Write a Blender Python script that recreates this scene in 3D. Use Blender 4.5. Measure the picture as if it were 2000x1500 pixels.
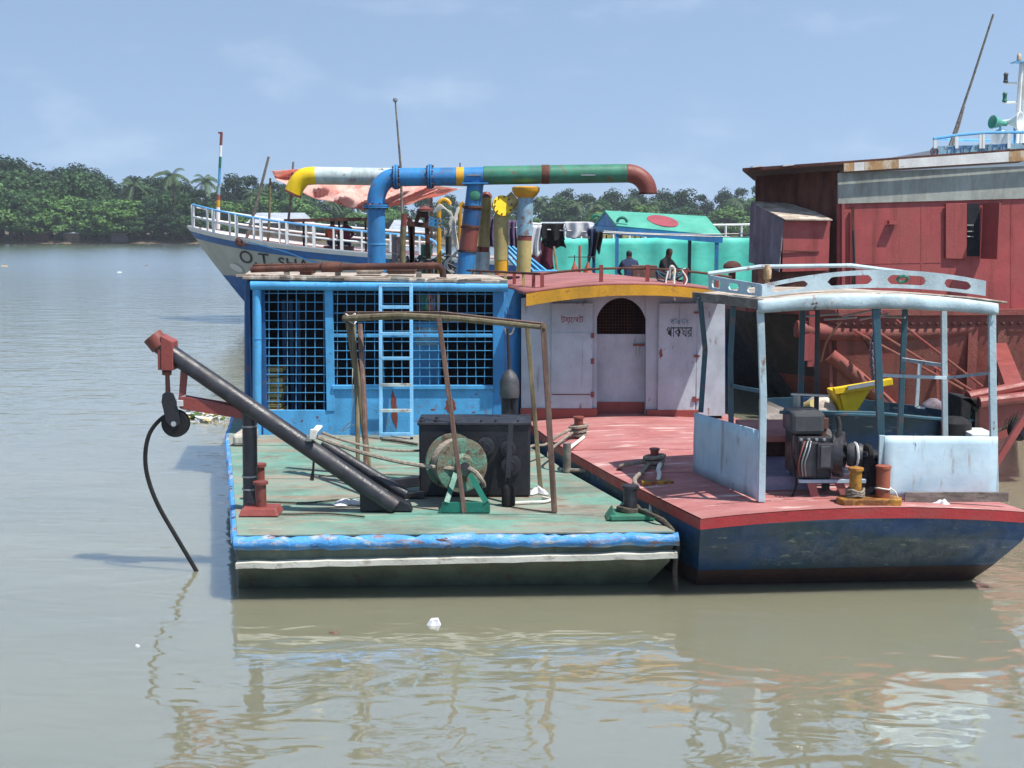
import bpy, math, random
from mathutils import Vector, Matrix, noise
R = random.Random(7)
for o in list(bpy.data.objects): bpy.data.objects.remove(o)
SC = bpy.context.scene
COL = SC.collection
V = Vector

# ------------------------------------------------------------------ camera
H = 3.3                      # eye height above the river
F = 2500.0                   # focal length in photo pixels (2000 wide)
PITCH = math.atan(302.0 / F)
cam_d = bpy.data.cameras.new('camera'); cam = bpy.data.objects.new('camera', cam_d); COL.objects.link(cam)
cam.location = (0, 0, H); cam.rotation_euler = (math.pi / 2 - PITCH, 0, 0)
cam_d.sensor_width = 36; cam_d.lens = 36 * F / 2000; cam_d.clip_start = .1; cam_d.clip_end = 20000
SC.camera = cam

# ------------------------------------------------------------------ sky and sun
SUN_EL = math.radians(63); SUN_DIR = V((.85 * math.cos(SUN_EL), -.527 * math.cos(SUN_EL), math.sin(SUN_EL)))
world = bpy.data.worlds.new('World'); SC.world = world; world.use_nodes = True
wt = world.node_tree; wn = wt.nodes; wl = wt.links
bg = wn['Background']
sky = wn.new('ShaderNodeTexSky'); sky.sky_type = 'NISHITA'; sky.sun_disc = False
sky.sun_elevation = SUN_EL; sky.sun_rotation = math.atan2(SUN_DIR.x, SUN_DIR.y)
sky.air_density = 1.15; sky.dust_density = .25; sky.ozone_density = 4.0; sky.altitude = 0
hs = wn.new('ShaderNodeHueSaturation'); hs.inputs['Saturation'].default_value = .82; hs.inputs['Value'].default_value = 1.05; hs.inputs['Hue'].default_value = .493
wl.new(sky.outputs[0], hs.inputs['Color'])
# hazy tropical noon: the blue reaches almost down to the horizon
tg = wn.new('ShaderNodeTexCoord'); sx = wn.new('ShaderNodeSeparateXYZ'); mz = wn.new('ShaderNodeMath'); mz.operation = 'MULTIPLY_ADD'; mz.inputs[1].default_value = .72; mz.inputs[2].default_value = .28
cx = wn.new('ShaderNodeCombineXYZ'); wl.new(tg.outputs['Generated'], sx.inputs[0]); wl.new(sx.outputs[2], mz.inputs[0])
wl.new(sx.outputs[0], cx.inputs[0]); wl.new(sx.outputs[1], cx.inputs[1]); wl.new(mz.outputs[0], cx.inputs[2]); wl.new(cx.outputs[0], sky.inputs[0])
tc = wn.new('ShaderNodeTexCoord'); mp = wn.new('ShaderNodeMapping'); mp.inputs['Scale'].default_value = (8, 8, 20); mp.inputs['Location'].default_value = (3.1, 1.3, .4)
nz = wn.new('ShaderNodeTexNoise'); nz.inputs['Scale'].default_value = 1.0; nz.inputs['Detail'].default_value = 6; nz.inputs['Roughness'].default_value = .55
rp = wn.new('ShaderNodeMapRange'); rp.inputs['From Min'].default_value = .53; rp.inputs['From Max'].default_value = .80; rp.inputs['To Max'].default_value = .13; rp.interpolation_type = 'SMOOTHSTEP'
mx = wn.new('ShaderNodeMix'); mx.data_type = 'RGBA'; mx.inputs[7].default_value = (7.5, 7.9, 8.8, 1)
wl.new(tc.outputs['Generated'], mp.inputs[0]); wl.new(mp.outputs[0], nz.inputs[0]); wl.new(nz.outputs[0], rp.inputs[0])
wl.new(rp.outputs[0], mx.inputs[0]); wl.new(hs.outputs[0], mx.inputs[6]); wl.new(mx.outputs[2], bg.inputs['Color'])
bg.inputs['Strength'].default_value = .125
sun_d = bpy.data.lights.new('sun', 'SUN'); sun = bpy.data.objects.new('sun', sun_d); COL.objects.link(sun)
sun_d.energy = 4.8; sun_d.angle = math.radians(.53); sun_d.color = (1, .95, .87)
sun.rotation_euler = SUN_DIR.to_track_quat('Z', 'Y').to_euler(); sun.location = (20, -20, 40)
SC.view_settings.view_transform = 'Standard'; SC.view_settings.look = 'None'
SC.view_settings.exposure = .5; SC.view_settings.gamma = 1; SC.view_settings.use_curve_mapping = False
SC.cycles.max_bounces = 6; SC.cycles.diffuse_bounces = 3; SC.cycles.glossy_bounces = 3; SC.cycles.transmission_bounces = 2
SC.cycles.caustics_reflective = False; SC.cycles.caustics_refractive = False

# ------------------------------------------------------------------ helpers
_cp, _sp = math.cos(PITCH), math.sin(PITCH)
def P(u, v, y=None, z=None):
    """photo direction (u, v) met with the upright plane at distance y or the level plane at height z"""
    a, b = (u - 1000) / F, (750 - v) / F
    d = V((a, b * _sp + _cp, b * _cp - _sp))
    t = y / d.y if y is not None else (z - H) / d.z
    return V((d.x * t, d.y * t, H + d.z * t))
def X(u, y): return P(u, 448, y=y).x
def Zv(v, y): return P(1000, v, y=y).z

class MB:
    def __init__(s): s.v = []; s.f = []; s.s = []; s.m = []
    def add(s, vs, fs, sm=False, mi=0):
        n = len(s.v); s.v += [tuple(p) for p in vs]
        for f in fs: s.f.append(tuple(n + i for i in f)); s.s.append(sm); s.m.append(mi)
        return s
    def hexa(s, c, mi=0):
        return s.add(c, [(0, 3, 2, 1), (4, 5, 6, 7), (0, 1, 5, 4), (1, 2, 6, 5), (2, 3, 7, 6), (3, 0, 4, 7)], mi=mi)
    def box(s, x0, x1, y0, y1, z0, z1, mi=0):
        return s.hexa([(x0, y0, z0), (x1, y0, z0), (x1, y1, z0), (x0, y1, z0), (x0, y0, z1), (x1, y0, z1), (x1, y1, z1), (x0, y1, z1)], mi)
    def obox(s, c, a, b, d, mi=0):
        c, a, b, d = V(c), V(a), V(b), V(d)
        return s.hexa([c - a - b - d, c + a - b - d, c + a + b - d, c - a + b - d, c - a - b + d, c + a - b + d, c + a + b + d, c - a + b + d], mi)
    def beam(s, p, q, w, h=None, up=(0, 0, 1), mi=0):
        p, q = V(p), V(q); h = w if h is None else h; d = (q - p)
        n = d.normalized(); u = V(up)
        if abs(n.dot(u)) > .98: u = V((0, 1, 0))
        r = n.cross(u).normalized(); u = r.cross(n)
        return s.obox((p + q) / 2, d / 2, r * w / 2, u * h / 2, mi)
    def tube(s, pts, r, seg=10, closed=False, cap=True, mi=0, sq=1.0):
        pts = [V(p) for p in pts]; n = len(pts); rs = r if isinstance(r, (list, tuple)) else [r] * n
        T = []
        for i in range(n):
            a = pts[(i - 1) % n] if (i or closed) else pts[0]; b = pts[(i + 1) % n] if (i < n - 1 or closed) else pts[-1]
            T.append((b - a).normalized())
        u = V((0, 0, 1)) if abs(T[0].z) < .9 else V((0, 1, 0))
        u = (u - T[0] * u.dot(T[0])).normalized(); vs = []
        for i in range(n):
            u = (u - T[i] * u.dot(T[i])).normalized(); w = T[i].cross(u)
            for k in range(seg):
                a = 2 * math.pi * k / seg
                vs.append(pts[i] + (u * math.cos(a) * sq + w * math.sin(a)) * rs[i])
        fs = []
        for i in range(n if closed else n - 1):
            j = (i + 1) % n
            for k in range(seg):
                l = (k + 1) % seg; fs.append((i * seg + k, i * seg + l, j * seg + l, j * seg + k))
        s.add(vs, fs, True, mi)
        if cap and not closed:
            b = len(s.v) - len(vs)
            s.f.append(tuple(b + k for k in range(seg))[::-1]); s.s.append(False); s.m.append(mi)
            s.f.append(tuple(b + (n - 1) * seg + k for k in range(seg))); s.s.append(False); s.m.append(mi)
        return s
    def cyl(s, p, q, r, r2=None, seg=16, mi=0): return s.tube([p, q], [r, r if r2 is None else r2], seg, mi=mi)
    def lathe(s, c, ax, prof, seg=20, mi=0):
        """prof: (distance along axis, radius)"""
        c, ax = V(c), V(ax).normalized(); u = V((0, 0, 1)) if abs(ax.z) < .9 else V((1, 0, 0))
        u = (u - ax * u.dot(ax)).normalized(); w = ax.cross(u); vs = []; n = len(prof)
        for d, r in prof:
            for k in range(seg):
                a = 2 * math.pi * k / seg; vs.append(c + ax * d + (u * math.cos(a) + w * math.sin(a)) * r)
        fs = [(i * seg + k, i * seg + (k + 1) % seg, (i + 1) * seg + (k + 1) % seg, (i + 1) * seg + k) for i in range(n - 1) for k in range(seg)]
        fs.append(tuple(range(seg))[::-1]); fs.append(tuple((n - 1) * seg + k for k in range(seg)))
        return s.add(vs, fs, True, mi)
    def prism(s, poly, off, mi=0):
        n = len(poly); off = V(off); a = [V(p) for p in poly]
        nr = V((0, 0, 0))
        for i in range(n): nr += a[i].cross(a[(i + 1) % n])
        if nr.dot(off) > 0: a = a[::-1]
        vs = a + [p + off for p in a]
        fs = [tuple(range(n)), tuple(range(n, 2 * n))[::-1]] + [(i, i + n, (i + 1) % n + n, (i + 1) % n) for i in range(n)]
        return s.add(vs, fs, mi=mi)
    def grid(s, fn, nu, nv, sm=True, mi=0):
        vs = [fn(i / nu, j / nv) for j in range(nv + 1) for i in range(nu + 1)]
        fs = [(j * (nu + 1) + i, j * (nu + 1) + i + 1, (j + 1) * (nu + 1) + i + 1, (j + 1) * (nu + 1) + i) for j in range(nv) for i in range(nu)]
        return s.add(vs, fs, sm, mi)
    def loft(s, rings, capa=True, capb=True, sm=False, mi=0):
        n = len(rings[0]); vs = [p for r in rings for p in r]
        fs = [(i * n + k, i * n + (k + 1) % n, (i + 1) * n + (k + 1) % n, (i + 1) * n + k) for i in range(len(rings) - 1) for k in range(n)]
        s.add(vs, fs, sm, mi); b = len(s.v) - len(vs); m = len(rings) - 1
        if capa: s.f.append(tuple(b + k for k in range(n))[::-1]); s.s.append(False); s.m.append(mi)
        if capb: s.f.append(tuple(b + m * n + k for k in range(n))); s.s.append(False); s.m.append(mi)
        return s
    def build(s, name, mt, parent=None, bevel=0, solid=0, label=None, kind=None, sharp=35):
        me = bpy.data.meshes.new(name); me.from_pydata(s.v, [], s.f)
        for m in (mt if isinstance(mt, (list, tuple)) else [mt]): me.materials.append(M[m] if isinstance(m, str) else m)
        me.polygons.foreach_set('use_smooth', s.s); me.polygons.foreach_set('material_index', s.m)
        me.update()
        if any(s.s): me.set_sharp_from_angle(angle=math.radians(sharp))
        o = bpy.data.objects.new(name, me); COL.objects.link(o)
        if parent is not None: attach(o, parent)
        if solid:
            m = o.modifiers.new('thickness', 'SOLIDIFY'); m.thickness = solid; m.offset = 0
        if bevel:
            m = o.modifiers.new('bevel', 'BEVEL'); m.width = bevel; m.segments = 2; m.limit_method = 'ANGLE'; m.angle_limit = math.radians(40)
        if label: o['label'] = label
        if kind: o['kind'] = kind
        return o

def attach(o, parent):
    o.parent = parent
    r = parent
    while r.parent: r = r.parent
    o.location = -r.location if parent is r else V((0, 0, 0))
def tag(o, label, cat, group=None):
    o['label'] = label; o['category'] = cat
    if group: o['group'] = group
    return o
def thing(name, label, cat, loc=(0, 0, 0), group=None):
    o = bpy.data.objects.new(name, None); COL.objects.link(o); o.location = loc; o.empty_display_size = .2
    return tag(o, label, cat, group)
def struct(o): o['kind'] = 'structure'; return o
def bez(pts, n=8):
    """smooth curve through points"""
    pts = [V(p) for p in pts]; out = []
    for i in range(len(pts) - 1):
        a = pts[max(i - 1, 0)]; b = pts[i]; c = pts[i + 1]; d = pts[min(i + 2, len(pts) - 1)]
        for k in range(n):
            t = k / n; out.append(.5 * ((2 * b) + (c - a) * t + (2 * a - 5 * b + 4 * c - d) * t * t + (3 * b - a - 3 * c + d) * t ** 3))
    return out + [pts[-1]]
def sag(p, q, d, n=10):
    p, q = V(p), V(q); return [p.lerp(q, i / n) - V((0, 0, d * 4 * (i / n) * (1 - i / n))) for i in range(n + 1)]
def arc(c, a, b, n=8, ang=math.pi / 2):
    """quarter turn from c+a to c+b"""
    c, a, b = V(c), V(a), V(b); return [c + a * math.cos(ang * i / n) + b * math.sin(ang * i / n) for i in range(n + 1)]
def text_mesh(txt, size, bold=0):
    cu = bpy.data.curves.new('lettering', 'FONT'); cu.body = txt; cu.size = size; cu.offset = bold; cu.extrude = 0
    cu.align_x = 'LEFT'; cu.resolution_u = 3
    o = bpy.data.objects.new('lettering', cu); COL.objects.link(o)
    bpy.context.view_layer.update()
    me = bpy.data.meshes.new_from_object(o.evaluated_get(bpy.context.evaluated_depsgraph_get()))
    bpy.data.objects.remove(o); bpy.data.curves.remove(cu)
    return me
def put_text(me, fn, mt, parent, name='lettering'):
    for v in me.vertices: v.co = fn(v.co.x, v.co.y)
    me.materials.clear(); me.materials.append(M[mt]); me.name = name
    o = bpy.data.objects.new(name, me); COL.objects.link(o); attach(o, parent); return o

# ------------------------------------------------------------------ materials (procedural)
M = {}
def lin(c):
    if isinstance(c, str):
        c = tuple(int(c[i:i + 2], 16) / 255 for i in (0, 2, 4))
        c = tuple(x / 12.92 if x <= .04045 else ((x + .055) / 1.055) ** 2.4 for x in c)
    return (c[0], c[1], c[2], 1)
def mat(name, base, layers=(), rough=.6, metal=0, var=.18, vs=2.5, bump=.25, bs=35, spec=.4, trans=0):
    m = bpy.data.materials.new(name); m.use_nodes = True; t = m.node_tree; N = t.nodes; L = t.links; b = N['Principled BSDF']
    co = N.new('ShaderNodeTexCoord')
    def nse(scale, det=5, ro=.6, off=0):
        mp = N.new('ShaderNodeMapping'); mp.inputs['Scale'].default_value = scale if isinstance(scale, tuple) else (scale,) * 3
        mp.inputs['Location'].default_value = (off, off * 1.7, off * .6)
        n = N.new('ShaderNodeTexNoise'); n.inputs['Scale'].default_value = 1; n.inputs['Detail'].default_value = det; n.inputs['Roughness'].default_value = ro
        L.new(co.outputs['Object'], mp.inputs[0]); L.new(mp.outputs[0], n.inputs[0]); return n.outputs[0]
    def rng(x, a, c, lo=0, hi=1):
        r = N.new('ShaderNodeMapRange'); r.inputs[1].default_value = a; r.inputs[2].default_value = c; r.inputs[3].default_value = lo; r.inputs[4].default_value = hi
        L.new(x, r.inputs[0]); return r.outputs[0]
    def mixc(fac, a, c, mode='MIX'):
        x = N.new('ShaderNodeMix'); x.data_type = 'RGBA'; x.blend_type = mode
        if isinstance(fac, float): x.inputs[0].default_value = fac
        else: L.new(fac, x.inputs[0])
        for k, q in ((6, a), (7, c)):
            if isinstance(q, tuple): x.inputs[k].default_value = q
            else: L.new(q, x.inputs[k])
        return x.outputs[2]
    base = lin(base)
    lo = tuple(max(0, q * (1 - var)) for q in base[:3]) + (1,); hi = tuple(min(1, q * (1 + var)) for q in base[:3]) + (1,)
    c = mixc(rng(nse(vs, 4, .6, 3.1), .3, .7), lo, hi); rr = None
    for i, ly in enumerate(layers):
        col, sc, thr, soft = ly[:4]; amt = ly[4] if len(ly) > 4 else 1.0
        f = rng(nse(sc, 7, .68, 5.3 + 7.7 * i), thr - soft, thr + soft, 0, amt)
        c = mixc(f, c, lin(col))
    L.new(c, b.inputs['Base Color'])
    b.inputs['Roughness'].default_value = rough; b.inputs['Metallic'].default_value = metal
    b.inputs['Specular IOR Level'].default_value = spec
    if rough < .95:
        L.new(rng(nse(8, 4, .6, 9.9), .3, .7, max(.05, rough - .12), min(1, rough + .15)), b.inputs['Roughness'])
    if bump:
        bp = N.new('ShaderNodeBump'); bp.inputs['Strength'].default_value = bump; bp.inputs['Distance'].default_value = .02
        L.new(nse(bs, 5, .65, 1.3), bp.inputs['Height']); L.new(bp.outputs[0], b.inputs['Normal'])
    if trans:
        tr = N.new('ShaderNodeBsdfTranslucent'); L.new(c, tr.inputs[0]); ms = N.new('ShaderNodeMixShader'); ms.inputs[0].default_value = trans
        out = N['Material Output']; L.new(b.outputs[0], ms.inputs[1]); L.new(tr.outputs[0], ms.inputs[2]); L.new(ms.outputs[0], out.inputs[0])
    M[name] = m; return m
RUST = '5a3426'; RUST2 = '7a4a35'; GRIME = '3a362e'
def paint(name, base, rust=.66, dirt=.62, rc=RUST, rs=9, rough=.45, streak=True, **k):
    ly = []
    if dirt: ly.append((GRIME, (3.5, 3.5, .8) if streak else 2.2, dirt, .14, .5))
    if rust: ly += [(RUST2, rs, rust - .035, .05, .8), (rc, rs, rust, .02)]
    mat(name, base, ly, rough=rough, **k)
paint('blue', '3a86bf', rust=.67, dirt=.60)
paint('blue_light', '4f9fd2', rust=.68, dirt=.62)
paint('blue_pale', '7fbce4', rust=.70, dirt=.66)
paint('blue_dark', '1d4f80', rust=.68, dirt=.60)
paint('blue_pipe', '3280bb', rust=.67, dirt=.56)
mat('fender_blue', '4a93d0', [('b5b2a8', (5, 5, 18), .57, .06, .8), ('8a6a58', (3.4, 3.4, 11), .585, .03, .9), ('4a2e24', (3.4, 3.4, 11), .605, .02)], rough=.6, bump=.6, bs=30)
mat('deck_green', '648e80', [('88857a', (.55, 1.3, 1), .52, .09, .9), ('957c6c', (.8, 3.2, 1), .57, .06, .75), ('6c9b8a', (1.5, 4, 1), .60, .06, .7), ('6a665c', (1.2, 7, 1), .62, .05, .6), ('aaa394', (2.2, 9, 1), .62, .05, .6), ('55534a', (.9, 1.6, 1), .575, .07, .6), ('7a5646', (1.8, 3, 1), .64, .035, .75)], rough=.75, bump=.35)
mat('deck_pink', 'a06361', [('ae7d7a', (1.2, 4, 1), .52, .09, .7), ('94605c', (.9, 2, 1), .56, .08, .6), ('dccfc8', (1.5, 9, 1), .615, .05, .75), ('6f4644', (3, 6, 1), .66, .05, .6)], rough=.7, bump=.25)
mat('edge_red', 'a23436', [('8c4a44', (3, 3, 9), .56, .08, .6), ('5f2a26', 7, .66, .04, .8)], rough=.5)
mat('hull_grey', '767e6c', [('3d4238', (2, 2, .7), .53, .13, .65), ('6a4a38', (4, 4, 1.2), .63, .05, .7), ('6f7468', (3, 3, 12), .62, .05, .6)], rough=.7)
mat('strake_white', 'c9c7bb', [('8d8474', (6, 6, 14), .60, .06, .7), (RUST, (9, 9, 20), .68, .03, .7)], rough=.6)
mat('hull_navy', '1c446c', [('263c36', (1.0, 1.0, 2.2), .50, .08, .8), ('8d968c', (5, 5, 16), .635, .03, .7), ('1c2a3c', 1.2, .55, .08, .6)], rough=.5)
mat('hull_brown', '3d2a25', [('55504a', (3, 3, 10), .64, .04, .5), ('261c19', 2, .55, .1, .6)], rough=.6)
mat('pale_blue', 'b4cad2', [('7d8c93', (1.5, 1.5, 1), .55, .12, .6), ('c7cdca', (4, 4, 4), .62, .05, .6), (RUST2, (7, 7, 3), .63, .04, .9), (RUST, (9, 9, 6), .66, .02)], rough=.55)
mat('pale_panel', 'a9c1cf', [('c9d4d6', (1.2, 1.2, 2), .55, .12, .5), ('77787a', (5, 5, 2), .66, .05, .6), ('8a6a5a', (10, 10, .9), .64, .04, .55), (RUST, (7, 7, 3), .67, .02, .9)], rough=.55, bump=.25, bs=5)
mat('cabin_white', 'b2bec6', [('8d969e', (1.6, 1.6, 1), .54, .12, .6), ('7b5f52', (7, 7, 2.5), .64, .03, .9), ('55504c', (9, 9, .9), .66, .05, .5), ('a8adb6', (2.5, 2.5, 2), .6, .08, .5)], rough=.6, bump=.2, bs=6)
paint('teal_steel', '2f5563', rust=.66, dirt=.6)
paint('yellow', 'd09a2c', rust=.69, dirt=.64, rs=6)
paint('yellow_clean', 'e8c21a', rust=.72, dirt=.70)
paint('cream', 'b7a56c', rust=.68, dirt=.58)
paint('green_pipe', '3a8068', rust=.65, dirt=.55, rs=5)
paint('white_pipe', 'c9d8d8', rust=.66, dirt=.52, rs=5)
paint('paleblue_pipe', '8fb4c6', rust=.64, dirt=.56, rs=5)
paint('rust_red', '7b4038', rust=.64, dirt=.62, rc='4c2a22')
paint('primer_red', '8c4640', rust=.70, dirt=.66)
mat('barge_red', 'a04a4a', [('96504c', (1.2, 1.2, .6), .50, .1, .7), ('6d3430', (4, 4, .5), .60, .07, .7), ('b06a60', 9, .70, .03, .8)], rough=.6)
mat('barge_hull', '8a4540', [('84564a', (1.5, 1.5, .8), .48, .1, .85), ('5a342c', (4, 4, .9), .60, .07, .8), ('b38a7a', 10, .69, .03, .7)], rough=.7, bump=.5)
mat('barge_bow_shade', '2a2422', [('4b3a33', (3, 3, .7), .58, .08, .7), ('191716', 1.5, .5, .1, .6)], rough=.6)  # shade of the turned-away bow put into the hull colour
mat('rust_sheet', '4a2c26', [('6b4436', (5, 5, .8), .52, .1, .8), ('2b1d1c', (4, 4, .9), .58, .07, .8)], rough=.8, bump=.5)
mat('corrugated', '6a5f68', [('8d8690', (6, 6, .9), .54, .08, .7), ('4a3434', (5, 5, 1), .62, .05, .8)], rough=.7)
mat('fascia_grey', 'a3a8a0', [('6f7068', (3, 3, .7), .54, .1, .7), ('9f8a70', (5, 5, 1), .64, .05, .6)], rough=.7)
mat('fascia_white', 'd8d9d6', [('b98f5c', (3, 3, 5), .66, .04, .8)], rough=.6)
mat('fascia_rust', 'a9865c', [('d0c6b4', (5, 5, 3), .55, .06, .8), ('6d452c', (7, 7, 4), .60, .05, .9)], rough=.7)
mat('black_steel', '23232a', [('3a3a40', (5, 5, 5), .56, .08, .8), ('77777a', (14, 14, 14), .72, .03, .7), ('3f2d26', 7, .64, .05, .7)], rough=.42, spec=.5)
mat('black_paint', '1b1c22', [('33343a', (3, 3, 2), .55, .12, .7), ('4a4038', 9, .67, .04, .7)], rough=.5)
mat('black_rubber', '141416', [('2b2a2a', 6, .6, .1, .6)], rough=.8)
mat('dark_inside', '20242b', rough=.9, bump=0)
mat('drum_green', '54806f', [('6f6454', (7, 7, 7), .49, .06, .9), ('4e3a30', (9, 9, 9), .57, .04, .9), ('9cb8a8', 12, .64, .04, .7)], rough=.6, bump=.6)
paint('green_steel', '1f6a5a', rust=.70, dirt=.66)
mat('bamboo', '6a6049', [('877c60', (14, 14, 3), .54, .08, .8), ('4a3c2c', (10, 10, 2), .60, .06, .8)], rough=.7)
mat('old_wood', '5f4a42', [('7c6458', (14, 14, 3), .55, .08, .8), ('473229', (12, 12, 2), .60, .05, .8)], rough=.8)
mat('grey_wood', '6d6660', [('8e877e', (4, 4, 14), .54, .08, .8), ('453f3a', (3, 3, 10), .60, .06, .8)], rough=.85)
mat('rope', '9a9184', [('6f665a', 30, .52, .1, .8)], rough=.9, bump=.8, bs=90)
mat('rope_dark', '5f564b', [('3f3830', 30, .52, .1, .8)], rough=.9, bump=.8, bs=90)
mat('rope_white', 'd6d3cc', [('a8a49c', 30, .55, .1, .6)], rough=.9)
mat('orange', '9c5440', [('74402f', 7, .54, .06, .8)], rough=.5)
mat('bollard_yellow', 'a87a2c', [('6b4426', (8, 8, 6), .49, .05, .9), ('8c4a34', 8, .6, .04, .8)], rough=.6, bump=.5)
mat('roof_grime', '9b8d80', [('cfc8bc', (4, 8, 3), .55, .08, .8), ('6a5446', (5, 9, 4), .6, .05, .8)], rough=.8)
mat('roof_red', '8f5a58', [('a8706c', (1.5, 3, 1), .55, .08, .6), ('6f4442', (3, 5, 2), .63, .05, .6)], rough=.7)
mat('tarp_mint', '7cf2de', [('94f8ea', (.7, .7, 2), .53, .1, .6), ('62dcc4', (1.5, 1.5, 5), .62, .06, .5)], rough=.5, trans=.5, bump=.2, bs=6)
mat('roof_green', '4a9a86', [('62a896', (2, 2, 2), .55, .1, .6), ('2a6a58', 4, .64, .05, .5)], rough=.5)
mat('flag_red', '964650', rough=.6)
mat('cloth_pink', 'f2b0a2', [('f8d2c6', (1.6, 1.6, .8), .48, .06, .9), ('d8685c', (2.6, 2.6, 2), .62, .025, .9), ('fbe0d2', (1.2, 1.2, 3), .58, .05, .8)], rough=.8, trans=.5, bump=.1)
mat('cloth_white', 'dcdce0', rough=.9, var=.06, trans=.2); mat('cloth_black', '17171c', rough=.9); mat('cloth_maroon', '5a1f34', rough=.9)
mat('cloth_navy', '2b3350', rough=.9); mat('cloth_purple', '5a4a66', rough=.9); mat('cloth_orange', 'c86a4a', rough=.9)
mat('ship_white', 'e2e4e2', [('b9b4a8', (2, 2, 1), .64, .06, .5)], rough=.45, var=.06, bump=.1)
mat('ship_grey', 'bfc2be', [('a4a8a4', (.8, .8, .6), .52, .12, .7), ('8c7a68', (3, 3, .6), .68, .04, .5)], rough=.5, var=.08)
mat('ship_blue', '2b66a8', [('244f80', 1.5, .58, .08, .6)], rough=.45)
mat('rail_blue', '62a6d8', rough=.4, var=.08); mat('ink_dark', '2c2e38', [('8c8f8e', 14, .66, .03, .9)], rough=.6); mat('ink_red', '8c2430', [('b3b8c2', 40, .66, .03, .9)], rough=.6)
mat('ink_black', '14171c', rough=.6); mat('ink_teal', '3d6b80', [('b3b8c2', 40, .52, .05, .9)], rough=.6); mat('ink_blue', '2a5790', rough=.6)
mat('skin', '5a3a2a', rough=.6, bump=0); mat('hair', '0c0a0a', rough=.6, bump=0)
mat('grey_plastic', '3c3e41', [('55575a', 4, .55, .08, .7)], rough=.5); mat('alu', '9a9c9c', metal=.6, rough=.35)
mat('lavender', '8b86a4', [('a9a6bc', (2, 2, 5), .55, .08, .6), ('5c5462', 6, .64, .05, .6)], rough=.7)
mat('shed_roof', '9aa2ad', [('b8bec6', (.6, 3, .6), .55, .08, .6), ('6f6f70', (.8, .8, 4), .62, .05, .6)], rough=.6)
mat('shed_wall', '6a5c50', [('48403a', .8, .55, .1, .7)], rough=.9); mat('bank_mud', '5d5142', [('7a6c58', .25, .55, .1, .7), ('3a3c2a', .4, .56, .06, .8)], rough=.95, bump=0)
mat('bark', '4c4034', rough=.95, bump=0)
for nm, c1, c2 in (('leaf_dark', '2c4630', '1f3628'), ('leaf_mid', '46683a', '2e4a32'), ('leaf_bright', '678c48', '486a3c'), ('leaf_palm', '566c4a', '42583e')):
    mat(nm, c1, [(c2, .35, .5, .12, .9)], rough=.65, var=.3, vs=.8, bump=0, trans=.25, spec=.3)
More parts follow.
